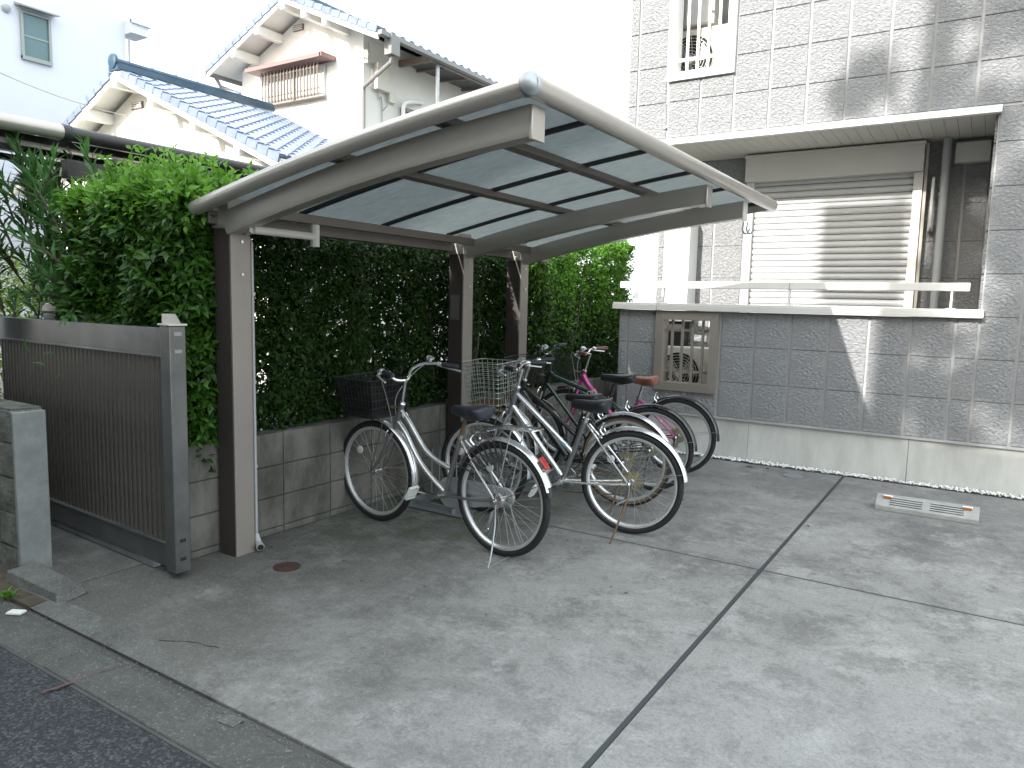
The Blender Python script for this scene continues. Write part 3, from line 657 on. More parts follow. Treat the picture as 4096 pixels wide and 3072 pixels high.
# ================================================================== CARPORT
def zr(x): s = x+1.55; return 2.335+0.115*s-0.0269*s*s
cp = thing('bicycle_shelter', 'taupe aluminium cantilever bicycle shelter with curved smoked translucent roof', 'bicycle shelter', (-3.61, 2.68, 0))
def CP(name, mb, mt, parent=None, **kw):
    mb.v = [(x+3.61, y-2.68, z) for x, y, z in mb.v]; return part(name, mb, mt, parent or cp, **kw)
XA = list(np.linspace(-3.56, -1.60, 14))
for i, yp in enumerate((2.68, 4.835, 5.69)):
    b = MB(); b.box(-3.68, -3.54, yp-.068, yp+.068, -.02, 1.88); po = CP('post', b, M['postdark'], bevel=.004)
    b = MB(); b.box(-3.5405, -3.533, yp-.064, yp+.064, 0.0, 1.872); CP('post_cover', b, M['postface'], po, bevel=.002)
    for z in (1.62, 1.80):
        b = MB(); b.lathe((-3.533, yp+.005, z), (1, 0, 0), [(0, .009), (.008, .008)], 10); CP('screw', b, M['screw'], po)
    b = MB(); b.add([(-3.69, yp-.076, 1.87), (-3.53, yp-.076, 1.87), (-3.53, yp+.076, 1.87), (-3.69, yp+.076, 1.87), (-3.70, yp-.066, 2.0), (-3.56, yp-.066, 2.04), (-3.56, yp+.066, 2.04), (-3.70, yp+.066, 2.0)],
                    [(0, 3, 2, 1), (4, 5, 6, 7), (0, 1, 5, 4), (1, 2, 6, 5), (2, 3, 7, 6), (3, 0, 4, 7)]); CP('bracket', b, M['carport'], bevel=.008)
    b = MB(); b.sweep([(x, yp-(.04 if i == 0 else 0), zr(x)-.099+.012*math.sin((x+3.56)/1.96*math.pi)) for x in XA], [(-.045, .062), (-.045, -.04), (-.038, -.062), (.038, -.062), (.045, -.04), (.045, .062)]); CP('roof_beam', b, M['carport'])
    b = MB(); b.box(-1.605, -1.59, yp-.052-(.04 if i == 0 else 0), yp+.052-(.04 if i == 0 else 0), zr(-1.6)-.176, zr(-1.6)-.04); CP('beam_cap', b, M['trim' if i == 2 else 'carport'], bevel=.004)
Y0, Y1 = 2.50, 6.28
def arc(y, dz=0, x0=-3.68, x1=-1.55, n=16): return [(x, y, zr(x)+dz) for x in np.linspace(x0, x1, n)]
for y in (Y0, Y1):
    b = MB(); b.tube(arc(y), .040, 14); CP('edge_tube', b, M['carport'])
b = MB(); b.tube([(-1.55, Y0-.012, 2.335), (-1.55, Y1+.03, 2.335)], .044, 18); CP('front_tube', b, M['carport'])
b = MB(); b.lathe((-1.55, Y0, 2.335), (.7, -.7, 0.05), [(-.03, .043), (.0, .0475), (.02, .046), (.035, .03), (.04, .0)], 18); CP('corner_joint', b, M['galv'])
b = MB(); b.box(-3.72, -3.63, Y0+.05, Y1, zr(-3.68)-.075, zr(-3.68)+.0); CP('rear_gutter', b, M['purlin'], bevel=.004)
b = MB(); b.box(-3.49, -3.45, 2.74, Y1, zr(-3.47)-.075, zr(-3.47)-.022); CP('purlin', b, M['purlin'], bevel=.003)
for x in (-2.70, -2.06):
    b = MB(); b.bar((x, Y0+.03, zr(x)+.008), (x, Y1-.02, zr(x)+.008), .055, .04, up=(-.2, 0, 1)); CP('purlin', b, M['purlin'], bevel=.003)
bars = [2.54, 3.19, 3.925, 4.66, 5.395, 6.24]
for y in bars:
    b = MB(); b.sweep(arc(y, .03, -3.62, -1.58), [(-.016, .02), (-.016, -.008), (-.006, -.012), (.006, -.012), (.016, -.008), (.016, .02)]); CP('rafter_strip', b, M['gasket'])
for a, c in zip(bars[:-1], bars[1:]):
    b = MB(); b.sweep(arc((a+c)/2, .042, -3.64, -1.57, 18), [(-(c-a)/2+.012, .0015), (-(c-a)/2+.012, -.0015), ((c-a)/2-.012, -.0015), ((c-a)/2-.012, .0015)]); CP('roof_panel', b, M['panel'])
b = MB(); b.tube([(-3.40, 2.66, 1.86), (-3.40, 3.10, 1.86)], .022, 10); b.tube([(-3.52, 2.72, 1.86), (-3.40, 2.66, 1.86)], .02, 10)
b.tube([(-3.40, 3.1, 1.80), (-3.40, 3.1, 1.93)], .027, 10); CP('drain_elbow', b, M['trim'])
b = MB(); b.tube([(-3.60, 2.765, 1.86), (-3.55, 2.765, 1.8), (-3.545, 2.765, .10)], .0095, 8); b.tube([(-3.545, 2.765, .10), (-3.53, 2.765, .05), (-3.485, 2.745, .035)], [.014, .02, .024], 12)
for z in (.5, 1.0, 1.5): b.lathe((-3.545, 2.765, z), (0, 0, 1), [(0, .0125), (.015, .0125)], 8)
CP('drain_pipe', b, M['pvc'])
b = MB(); b.lathe((-3.4835, 2.7435, .0345), (1, -.6, -.3), [(0, .019), (.001, .0)], 12); CP('pipe_mouth', b, M['black'])
b = MB(); b.box(-3.539, -3.5375, 4.83, 4.85, 1.28, 1.40); CP('sticker', b, M['paper'])
b = MB(); b.box(-3.66, -3.57, 4.7665, 4.768, 1.35, 1.55); CP('notice_plate', b, M['greypaint'])
b = MB()
for q in (0, .03): b.tube(smooth([(-1.60+q, 5.69, 2.14), (-1.60+q, 5.67, 2.08), (-1.57+q, 5.66, 2.05), (-1.55+q, 5.68, 2.09)], 4), .007, 6)
CP('hanging_clips', b, M['greyplastic'])

# neighbour's carport beyond the hedge
nc = thing('dark_carport', "neighbour's dark bronze carport roof above the oleander and hedge", 'carport', (-6.0, 3.4, 0))
def NC(name, mb, mt, **kw): mb.v = [(x+6.0, y-3.4, z) for x, y, z in mb.v]; return part(name, mb, mt, nc, **kw)
def zn(x): return 2.62+0.075*(-5.5-x)
b = MB(); b.tube([(-5.5, 2.74, 2.60), (-5.5, 6.6, 2.60)], .05, 14); NC('front_tube', b, M['dkcarport'])
b = MB(); b.tube([(-5.5, 0.9, 2.60), (-5.5, 2.73, 2.60)], .053, 14); NC('front_tube', b, M['carport'], label='paler taupe length of tube')
b = MB(); b.lathe((-5.5, 2.72, 2.6), (0, 1, 0), [(0, .058), (.06, .058)], 16); NC('coupling', b, M['gasket'])
for y in (1.7, 4.2, 6.3):
    b = MB(); b.sweep([(x, y, zn(x)-.11) for x in np.linspace(-7.6, -5.56, 10)], [(-.045, .06), (-.045, -.06), (.045, -.06), (.045, .06)]); NC('roof_beam', b, M['dkcarport'])
for x in (-5.75, -6.6, -7.5):
    b = MB(); b.bar((x, 0.95, zn(x)-.08), (x, 6.6, zn(x)-.08), .09, .05); NC('purlin', b, M['dkcarport'])
for y0 in np.arange(0.95, 6.5, .94):
    b = MB(); b.sweep([(x, y0+.46, zn(x)-.01) for x in np.linspace(-7.6, -5.52, 10)], [(-.45, .002), (-.45, -.002), (.45, -.002), (.45, .002)]); NC('roof_panel', b, M['dkcarport'])
b = MB(); b.box(-5.60, -5.52, 2.76, 6.6, 2.30, 2.43); NC('fascia_beam', b, M['dkcarport'], bevel=.004)
for y in (4.2, 6.3):
    b = MB(); b.box(-7.7, -7.56, y-.07, y+.07, -.03, 2.62); NC('post', b, M['dkcarport'], bevel=.004)

# ================================================================== HOUSES
def roof_tile_mesh(nm, w_=.28, l_=.30):
    b = MB(); n = 6; xs_ = [i*w_/n for i in range(n+1)]
    hgt = lambda u: .030*math.sin(u/w_*2*math.pi)+(.014 if u > w_*.93 else 0)
    V = []
    for j, (s_, dz) in enumerate(((0, .020), (l_, 0.0))):
        for u in xs_: V.append((u, s_, hgt(u)+dz+.02))
    for u in xs_: V.append((u, 0, hgt(u)-.006))
    F = [(i, i+1, n+1+i+1, n+1+i) for i in range(n)]+[(2*(n+1)+i, 2*(n+1)+i+1, i+1, i) for i in range(n)]
    b.add(V, F); return b.mesh(nm, M['tile_blue'], 50)
def gable_house(root, x_l, x_r, yf, yb, z_w, xc, zc, yo, slope, over_l, over_r, tiles_sep=False, base=-.05, ywf=None):
    """gable faces -Y; ridge along Y. root at world origin offset"""
    ox, oy, _ = root.location
    def HP(name, mb, mt, parent=root, **kw): mb.v = [(x-ox, y-oy, z) for x, y, z in mb.v]; return part(name, mb, mt, parent, **kw)
    zs = lambda x: zc-abs(x-xc)*slope
    t = .13
    b = MB(); V = [(x_l, base), (x_r, base), (x_r, zs(x_r)-t), (xc, zc-t), (x_l, zs(x_l)-t)]
    b.add([(x, yf, z) for x, z in V]+[(x, yb, z) for x, z in V], [(0, 1, 2, 3, 4), (9, 8, 7, 6, 5)]+[(i, 5+i, 5+(i+1) % 5, (i+1) % 5) for i in range(5)])
    HP('wall', b, M['wallcream'])
    for sgn, xe in ((-1, over_l), (1, over_r)):
        b = MB(); b.add([(xc, yo, zc), (xe, yo, zs(xe)), (xe, yb+.3, zs(xe)), (xc, yb+.3, zc), (xc, yo, zc-.05), (xe, yo, zs(xe)-.05), (xe, yb+.3, zs(xe)-.05), (xc, yb+.3, zc-.05)],
              [(0, 1, 2, 3), (7, 6, 5, 4), (0, 4, 5, 1), (1, 5, 6, 2), (2, 6, 7, 3), (3, 7, 4, 0)]); HP('roof_deck', b, M['woodwhite'])
        b = MB(); xi = xc; b.add([(xi, yo-.02, zc-.02), (xe, yo-.02, zs(xe)-.02), (xe, yo-.02, zs(xe)-.17), (xi, yo-.02, zc-.17), (xi, yo+.02, zc-.02), (xe, yo+.02, zs(xe)-.02), (xe, yo+.02, zs(xe)-.17), (xi, yo+.02, zc-.17)],
              [(0, 1, 2, 3), (7, 6, 5, 4), (0, 4, 5, 1), (1, 5, 6, 2), (2, 6, 7, 3), (3, 7, 4, 0)]); HP('barge_board', b, M['woodwhite'])
    for fx in ([.0, .30, .62, .93] if tiles_sep else [.0, .38, .74]):
        for sgn, xe in ((-1, x_l), (1, x_r)):
            if fx == 0 and sgn == 1: continue
            x = xc+(xe-xc)*fx
            b = MB(); b.box(x-.06, x+.06, yo+.01-.06, yf+.02, zs(x)-.30, zs(x)-.125 if fx else zc-.16); HP('purlin_end', b, M['woodwhite'], bevel=.005)
    # tiles
    tm = roof_tile_mesh('roof_tile')
    ang = math.atan(slope); pitch = .255; cw = .265
    for sgn, xe in ((1, over_r), (-1, over_l)):
        ln = abs(xe-xc)/math.cos(ang); nr = int(ln/pitch); ncol = int((yb+.3-yo)/cw)
        mats_ = []
        for r_ in range(nr):
            for c_ in range(ncol):
                s_ = ln-r_*pitch
                x = xc+sgn*(s_)*math.cos(ang); z = zc-s_*math.sin(ang)
                Mx = Matrix(((0, -sgn*math.cos(ang), sgn*math.sin(ang), x-ox), (1 if sgn > 0 else 1, 0, 0, yo+.06+c_*cw-oy), (0, math.sin(ang), math.cos(ang), z+.004+random.uniform(0, .003)), (0, 0, 0, 1)))
                mats_.append(Mx)
        if tiles_sep and sgn == 1:
            mats_.sort(key=lambda q: q[1][3])
            for Mx in mats_[:290]:
                o = L('roof_tile', tm, root); o.matrix_basis = Mx
            mats_ = mats_[290:]
        if mats_:
            b = MB(); vv = [v.co.copy() for v in tm.vertices]; ff = [tuple(p.vertices) for p in tm.polygons]
            for Mx in mats_: b.add([Mx @ q for q in vv], ff)
            part('roof_tiles', b, M['tile_blue'], root, sharp=50, kind='stuff')
        # verge tiles
        ve = MB()
        for r_ in range(nr):
            s0 = ln-r_*pitch; s1 = s0-pitch-.02
            p0 = Vector((xc+sgn*s0*math.cos(ang)-ox, yo-oy, zc-s0*math.sin(ang))); p1 = Vector((xc+sgn*s1*math.cos(ang)-ox, yo-oy, zc-s1*math.sin(ang)))
            ve.bar(p0+Vector((0, .02, .045)), p1+Vector((0, .02, .02)), .12, .05); ve.bar(p0+Vector((0, -.04, .0)), p1+Vector((0, -.04, -.02)), .02, .11)
        part('verge_tiles', ve, M['tile_blue'], root)
    b = MB(); b.box(xc-.09, xc+.09, yo-.02, yb+.3, zc+.02, zc+.11); b.tube([(xc, yo-.03, zc+.13), (xc, yb+.3, zc+.13)], .07, 10); HP('ridge_cap', b, M['ridge_blue'])
    b = MB()
    for y in np.arange(yo+.2, yb+.2, .45): b.lathe((xc, y, zc+.17), (0, 1, 0), [(0, .05), (.03, .05)], 8)
    HP('ridge_bands', b, M['tile_blue'])
    b = MB(); b.lathe((xc, yo-.03, zc+.13), (0, -1, 0), [(0, .13), (.04, .12), (.06, .06)], 14); b.box(xc-.14, xc+.14, yo-.05, yo, zc-.02, zc+.06); HP('ridge_end', b, M['ridge_blue'])
    return HP, zs
h1 = thing('low_house', 'cream rendered low house with blue glazed tile gable roof behind the hedge', 'house', (-12.5, 7.8, 0))
HP1, zs1 = gable_house(h1, -16.2, -9.45, 7.8, 10.35, 0, -12.95, 5.32, 7.35, .437, -17.1, -8.75, tiles_sep=True)
b = MB(); b.box(-13.25, -12.9, 7.775, 7.80, 4.78, 4.90); va = HP1('vent', b, M['brownmetal'])
for q in range(3):
    b = MB(); b.box(-13.23, -12.92, 7.765, 7.778, 4.80+q*.035, 4.815+q*.035); part('louvre', MB().add([(x+12.5, y-7.8, z) for x, y, z in b.v], b.f), M['woodwhite'], va)
b = MB(); b.box(-8.80, -8.70, 7.35, 10.5, 3.36, 3.46); HP1('rain_gutter', b, M['gutterbrown'])

h2 = thing('tall_house', 'two storey cream rendered house with barred window and blue tiled gable', 'house', (-12.5, 11.0, 0))
HP2, zs2 = gable_house(h2, -14.35, -10.67, 11.0, 17.5, 0, -12.25, 7.48, 10.4, .437, -14.75, -9.72, tiles_sep=False)
b = MB(); b.box(-13.42, -11.70, 10.93, 10.99, 5.58, 6.22); wn = HP2('window', b, M['curtain'], bevel=.003)
def sub2(name, mb, mt, parent, **kw): mb.v = [(x+12.5, y-11.0, z) for x, y, z in mb.v]; return part(name, mb, mt, parent, **kw)
b = MB(); b.box(-12.58, -12.54, 10.90, 10.94, 5.58, 6.22); b.box(-13.44, -11.68, 10.90, 10.95, 5.55, 5.59); sub2('frame', b, M['brownmetal'], wn)
for q in range(18):
    x = -13.40+q*.0995; b = MB(); b.box(x-.011, x+.011, 10.76, 10.78, 5.57, 6.22); sub2('window_bar', b, M['brownmetal'], wn)
for z in (5.60, 5.70, 6.12):
    b = MB(); b.box(-13.44, -11.68, 10.785, 10.80, z, z+.02); sub2('bar_rail', b, M['brownmetal'], wn)
b = MB(); b.box(-13.75, -11.45, 10.62, 11.0, 6.25, 6.28); b.box(-13.75, -11.45, 10.60, 10.66, 6.24, 6.32); b.box(-11.48, -11.42, 10.6, 11.0, 6.24, 6.33); HP2('window_hood', b, M['redhood'])
b = MB(); b.box(-12.65, -12.35, 10.97, 11.0, 7.0, 7.12); vb = HP2('vent', b, M['brownmetal'])
b = MB()
for q in range(3): b.box(-12.63, -12.37, 10.955, 10.972, 7.015+q*.034, 7.03+q*.034)
sub2('louvre', b, M['woodwhite'], vb)
b = MB(); b.box(-9.74, -9.62, 10.38, 17.8, zs2(-9.72)-.10, zs2(-9.72)-.01); HP2('rain_gutter', b, M['gutterbrown'], bevel=.01)
b = MB(); b.box(-9.78, -9.60, 10.62, 10.86, 6.0, 6.36); HP2('gutter_box', b, M['gutterbrown'], bevel=.01)
b = MB(); b.tube([(-9.69, 10.74, 6.0), (-9.72, 10.74, 5.9), (-10.60, 10.94, 5.62), (-10.62, 10.95, 5.5), (-10.62, 10.95, 0)], .04, 8); HP2('downpipe', b, M['gutterbrown'])
b = MB(); b.box(-14.85, -14.72, 10.38, 17.8, zs2(-14.75)-.10, zs2(-14.75)-.01); b.tube([(-14.75, 10.6, 6.3), (-14.7, 10.7, 6.1), (-14.38, 10.95, 6.0), (-14.38, 10.95, 0)], .04, 8); HP2('rain_gutter', b, M['gutterbrown'])
b = MB(); b.box(-10.67, -10.53, 11.25, 11.62, 5.66, 6.16); HP2('meter_box', b, M['beige'], bevel=.01)
b = MB(); b.box(-10.67, -10.58, 11.66, 11.86, 5.5, 5.72); HP2('meter_box', b, M['beige'], bevel=.01, label='small grey box with cables')
b = MB(); b.tube(smooth([(-10.64, 11.35, 5.66), (-10.62, 11.4, 5.5), (-10.64, 11.5, 5.35), (-10.64, 11.5, 3.0)], 4), .012, 6)
b.tube(smooth([(-10.64, 11.6, 5.66), (-10.6, 11.62, 5.45), (-10.64, 11.52, 5.3)], 4), .012, 6); b.tube(smooth([(-10.64, 11.1, 6.5), (-10.62, 11.12, 6.2), (-10.62, 11.2, 5.95), (-10.64, 11.15, 5.7), (-10.6, 11.3, 5.62)], 4), .01, 6)
HP2('cables', b, M['pvc'])
b = MB(); b.box(-10.67, -10.58, 11.02, 11.10, 6.1, 6.35); b.bar((-10.67, 11.0, 6.2), (-10.45, 10.9, 6.2), .02, .02); HP2('cable_bracket', b, M['beige'])
# balcony awning
b = MB(); b.box(-9.84, -9.76, 12.0, 16.2, 6.27, 6.42); HP2('awning_beam', b, M['gutterbrown'])
b = MB(); b.bar((-10.66, 12.05, 6.36), (-9.84, 12.05, 6.34), .06, .13); HP2('awning_end', b, M['brownmetal'])
for y in np.arange(12.6, 16.0, .8):
    b = MB(); b.bar((-10.66, y, 6.36), (-9.84, y, 6.31), .05, .05); HP2('awning_rafter', b, M['redhood'])
b = MB(); b.add([(-10.66, 12.08, 6.40), (-9.84, 12.08, 6.37), (-9.84, 16.1, 6.37), (-10.66, 16.1, 6.40)], [(0, 1, 2, 3)]); HP2('awning_sheet', b, M['panel'])
b = MB(); b.tube([(-9.82, 12.25, 3.2), (-9.82, 12.25, 6.27)], .045, 10); HP2('awning_post', b, M['galv'])
b = MB(); b.box(-10.70, -10.60, 12.15, 13.6, 4.4, 5.42); w2 = HP2('window', b, M['dkglass'])
b = MB(); b.box(-10.66, -10.57, 12.08, 12.15, 4.4, 5.48); b.box(-10.66, -10.57, 12.08, 13.66, 5.42, 5.50); sub2('frame', b, M['brownmetal'], w2)
b = MB(); b.tube(smooth([(-10.66, 12.75, 5.72), (-10.55, 12.6, 5.70), (-10.5, 12.15, 5.60), (-10.5, 12.0, 5.5), (-10.5, 11.98, 5.2), (-10.5, 11.98, 4.2)], 5), .045, 8); HP2('duct_pipe', b, M['white_trim'])
b = MB(); b.tube([(-11.2, 15.0, 7.2), (-11.2, 15.0, 10.2)], .012, 6)
for a in range(3): b.tube([(-11.2, 15.0, 7.95), (-11.2+.45*math.cos(a*2.1), 15+.45*math.sin(a*2.1), 7.05)], .01, 5)
HP2('aerial_mast', b, M['galv'])
t = thing('satellite_dish', 'white round satellite dish just showing above the shelter roof tube', 'satellite dish', (-9.75, 13.3, 0))
b = MB(); b.lathe((0.0, -.1, 5.32), (.35, -1, .5), [(-.05, .05), (-.03, .15), (0, .24), (.006, .24), (-.02, .1)], 20); part('dish', b, M['white_trim'], t)
b = MB(); b.tube([(0, 0, 3.2), (0, 0, 5.3)], .022, 8); part('mast', b, M['galv'], t)

# white building, far left
wb = thing('white_building', 'tall plain white rendered building with one small hooded window', 'building', (-18.0, 9.0, 0))
def WB(name, mb, mt, parent=None, **kw): mb.v = [(x+18.0, y-9.0, z) for x, y, z in mb.v]; return part(name, mb, mt, parent or wb, **kw)
b = MB(); b.box(-30, -18.0, -1.0, 10.47, -.05, 14); WB('wall', b, M['whiterender'])
b = MB(); b.box(-18.01, -17.97, 8.19, 8.70, 6.56, 7.45); wf = WB('window', b, M['dkglass'])
b = MB(); b.box(-18.0, -17.93, 8.14, 8.19, 6.50, 7.5); b.box(-18.0, -17.93, 8.70, 8.75, 6.50, 7.5); b.box(-18.0, -17.92, 8.14, 8.75, 6.48, 6.56); b.box(-18.0, -17.93, 8.19, 8.70, 7.45, 7.5); WB('frame', b, M['winframe'], wf)
b = MB(); b.box(-17.97, -17.955, 8.19, 8.70, 6.97, 7.0); WB('sash_bar', b, M['winframe'], wf)
b = MB(); b.add([(-18, 8.05, 7.58), (-18, 8.85, 7.58), (-17.72, 8.85, 7.52), (-17.72, 8.05, 7.52), (-18, 8.05, 7.64), (-18, 8.85, 7.64), (-17.72, 8.85, 7.55), (-17.72, 8.05, 7.55)], [(3, 2, 1, 0), (4, 5, 6, 7), (0, 1, 5, 4), (1, 2, 6, 5), (2, 3, 7, 6), (3, 0, 4, 7)]); WB('window_hood', b, M['winframe'])
b = MB(); b.lathe((-18.0, 7.88, 7.44), (1, 0, -.2), [(0, .08), (.06, .08), (.09, .03)], 14); WB('vent_hood', b, M['pvc'])
b = MB(); b.box(-18.3, -17.72, 10.47, 10.9, 7.7, 8.02); b.box(-17.76, -17.66, 10.47, 10.95, 7.92, 8.02); WB('eave_box', b, M['whiterender'])
b = MB(); b.tube([(-17.93, 10.52, 7.6), (-17.93, 10.52, 0)], .03, 6); WB('downpipe', b, M['pvc'])
b = MB(); P = [Vector((-17.9, 6.4, 5.9)).lerp(Vector((-13.23, 7.74, 4.65)), q/24) - Vector((0, 0, .35*math.sin(q/24*math.pi))) for q in range(25)]
b = MB(); b.tube([Vector((-12.0, 4.4, 4.75)).lerp(Vector((-13.23, 7.74, 4.66)), q/16)-Vector((0, 0, .12*math.sin(q/16*math.pi))) for q in range(17)]+[(-13.23, 7.79, 4.66)], .008, 5)
o = part('overhead_cable', b, M['greypaint'], None, label='thin overhead cable running to the gable of the low house', category='cable')

# house across the road (behind the camera) and its tree: they shade the driveway
sh = thing('street_house', 'two storey house across the road, behind the viewer, shading the driveway', 'house', (-5, -8, 0))
def SH(name, mb, mt, **kw): mb.v = [(x+5, y+8, z) for x, y, z in mb.v]; return part(name, mb, mt, sh, **kw)
b = MB(); b.box(-16, 4.5, -11.2, -5.2, -.1, 6.3); SH('wall', b, M['street_wall'])
b = MB(); b.add([(-16.6, -4.6, 6.2), (5.1, -4.6, 6.2), (5.1, -8.2, 8.48), (-16.6, -8.2, 8.48), (5.1, -11.8, 6.2), (-16.6, -11.8, 6.2), (-16.6, -4.6, 6.1), (5.1, -4.6, 6.1), (5.1, -11.8, 6.1), (-16.6, -11.8, 6.1)],
                [(0, 1, 2, 3), (3, 2, 4, 5), (6, 9, 8, 7), (0, 6, 7, 1), (5, 4, 8, 9), (1, 7, 8, 4, 2), (0, 3, 5, 9, 6)]); SH('roof', b, M['rooftile_dark'])
for x in (-14, -10.5, -7, -3.5, 0, 3):
    for z in (1.0, 3.9):
        b = MB(); b.box(x-.8, x+.8, -5.2, -5.15, z, z+1.2); SH('window', b, M['dkglass'])
b = MB(); b.box(-16, 4.5, -3.4, -3.2, -.1, 1.2); part('street_wall', b, M['block'], None, label='low block wall on the far side of the road, behind the viewer', category='wall')

# ================================================================== FOLIAGE
def leaf_arrays(pos, dirs, nrm, ln, wd):
    """folded leaf: 5 verts, 4 tris"""
    pos, dirs, nrm = map(np.asarray, (pos, dirs, nrm)); dirs = dirs/np.linalg.norm(dirs, axis=1)[:, None]
    side = np.cross(dirs, nrm); side /= (np.linalg.norm(side, axis=1)[:, None]+1e-9); nn = np.cross(side, dirs)
    ln = ln[:, None]; wd = wd[:, None]
    v0 = pos; v1 = pos+dirs*ln*.45+side*wd*.5+nn*wd*.18; v2 = pos+dirs*ln-nn*ln*.16; v3 = pos+dirs*ln*.45-side*wd*.5+nn*wd*.18; v4 = pos+dirs*ln*.5
    V = np.stack([v0, v1, v2, v3, v4], 1).reshape(-1, 3)
    n = len(pos); base = (np.arange(n)*5)[:, None]
    F = (base[:, None, :]+np.array([[0, 4, 1], [1, 4, 2], [2, 4, 3], [3, 4, 0]])[None]).reshape(-1, 3)
    return V, F
def leaf_object(name, V, F, mt, parent, **kw):
    me = bpy.data.meshes.new(name); me.vertices.add(len(V)); me.vertices.foreach_set('co', V.astype(np.float32).ravel())
    me.loops.add(F.size); me.loops.foreach_set('vertex_index', F.astype(np.int32).ravel())
    me.polygons.add(len(F)); me.polygons.foreach_set('loop_start', np.arange(0, F.size, 3, dtype=np.int32)); me.materials.append(mt); me.update(calc_edges=True); me.validate()
    me.polygons.foreach_set('use_smooth', [True]*len(F))
    o = L(name, me, parent, **kw); return o
def twigs(P, D, nodes=4, span=.12, ln=.05, wd=.024, jitter=.35, droop=.35, upl=0.5):
    """P base points, D twig directions -> leaf pos/dir/normal"""
    n = len(P); out_p = []; out_d = []; out_n = []; out_l = []
    D = D/np.linalg.norm(D, axis=1)[:, None]
    ref = rng.normal(size=(n, 3)); a = np.cross(D, ref); a /= np.linalg.norm(a, axis=1)[:, None]; b_ = np.cross(D, a)
    for k_ in range(nodes):
        t = (k_+.6)/nodes; th = k_*1.571+rng.uniform(-.3, .3, n)
        for s_ in (1, -1):
            e = (a*np.cos(th)[:, None]+b_*np.sin(th)[:, None])*s_
            d = e*(1.0-.35*t)+D*(.35+.6*t)+rng.normal(size=(n, 3))*jitter*.4; d[:, 2] -= droop*(1-.6*t)
            out_p.append(P+D*span*t); out_d.append(d); nn = D*.6+rng.normal(size=(n, 3))*.25; nn[:, 2] += upl; out_n.append(nn)
            out_l.append(ln*(1.1-.5*t)*rng.uniform(.75, 1.2, n))
    return np.concatenate(out_p), np.concatenate(out_d), np.concatenate(out_n), np.concatenate(out_l)
unit_leaf = None
def unit_leaf_mesh(nm, mt):
    V, F = leaf_arrays(np.zeros((1, 3)), np.array([[0, 1., 0]]), np.array([[0, 0, 1.]]), np.ones(1), np.ones(1)*.45)
    me = bpy.data.meshes.new(nm); me.from_pydata([tuple(v) for v in V], [], [tuple(f) for f in F]); me.materials.append(mt)
    me.polygons.foreach_set('use_smooth', [True]*4); return me
def place_leaves(nm, me, p, d, n_, l_, parent, off):
    for i in range(len(p)):
        y = Vector(d[i]).normalized(); x = y.cross(Vector(n_[i])).normalized(); z = x.cross(y)
        s_ = float(l_[i]); Mx = Matrix(((x.x*s_, y.x*s_, z.x*s_, p[i][0]-off[0]), (x.y*s_, y.y*s_, z.y*s_, p[i][1]-off[1]), (x.z*s_, y.z*s_, z.z*s_, p[i][2]-off[2]), (0, 0, 0, 1)))
        o = bpy.data.objects.new(nm, me); C.objects.link(o); o.parent = parent; o.matrix_basis = Mx

def stems(b, n, xr, yr, zr_, r0=.012):
    for k_ in range(n):
        x = random.uniform(*xr); y = random.uniform(*yr); z1 = random.uniform(zr_[1]*.7, zr_[1])
        pts = [(x, y, zr_[0])]; 
        for q in range(5): x = min(xr[1]+.04, x+random.gauss(0, .05)); y += random.gauss(0, .07); pts.append((x, y, zr_[0]+(z1-zr_[0])*(q+1)/5))
        b.tube(smooth(pts, 2), [r0*(1-.06*i) for i in range(11)], 5)

# hedge, near leafy part
hd = thing('leafy_hedge', 'bright green broad leaved hedge with young shoots left of the first post', 'hedge', (-4.4, 2.9, 0))
off = (-4.4, 2.9, 0)
def topz(y): return 2.02+.06*math.sin(y*3.1)+.05*math.sin(y*7.3+1)
n = 2900
# front (facing -Y), side (facing +X) and top sheets
pf = np.stack([rng.uniform(-4.95, -3.72, n), 2.47+rng.exponential(.12, n), rng.uniform(.5, 2.08, n)], 1); pf[:, 1] += .08*np.sin(pf[:, 0]*9)*np.sin(pf[:, 2]*7); df = np.tile([0.05, -1, .35], (n, 1))+rng.normal(size=(n, 3))*.45
n2 = 420; ps = np.stack([-3.74-rng.exponential(.08, n2), rng.uniform(2.45, 2.72, n2), rng.uniform(.68, 2.05, n2)], 1); ds = np.tile([1, -.1, .3], (n2, 1))+rng.normal(size=(n2, 3))*.45
n3 = 900; ptp = np.stack([rng.uniform(-4.95, -3.76, n3), rng.uniform(2.45, 3.3, n3), 2.06-rng.exponential(.05, n3)], 1); dt = np.tile([0, 0, 1.], (n3, 1))+rng.normal(size=(n3, 3))*.4
P_ = np.concatenate([pf, ps, ptp]); D_ = np.concatenate([df, ds, dt])
p, d, nn, ll = twigs(P_, D_, 3, .10, .086)
sky_tint = p[:, 2] > 1.86+.22*rng.uniform(size=len(p)); V, F = leaf_arrays(p[sky_tint]-np.array(off), d[sky_tint], nn[sky_tint], ll[sky_tint]*.9, ll[sky_tint]*.4); leaf_object('skylit_tint_foliage', V, F, M['shoot'], hd, kind='stuff')  # upper leaves take the bright shoot green to paint skylight on the top
p, d, nn, ll = p[~sky_tint], d[~sky_tint], nn[~sky_tint], ll[~sky_tint]
keep = ~((p[:, 0] > -3.70) & (p[:, 1] > 2.56) & (p[:, 1] < 2.80) & (p[:, 0] > -3.69)) & (p[:, 0] < -3.62)
p, d, nn, ll = p[keep], d[keep], nn[keep], ll[keep]
front = np.where((p[:, 1] < 2.46) & (p[:, 2] > 1.3))[0][:280]
mask = np.ones(len(p), bool); mask[front] = False
V, F = leaf_arrays(p[mask]-np.array(off), d[mask], nn[mask], ll[mask], ll[mask]*.45); leaf_object('foliage', V, F, M['leaf'], hd, kind='stuff')
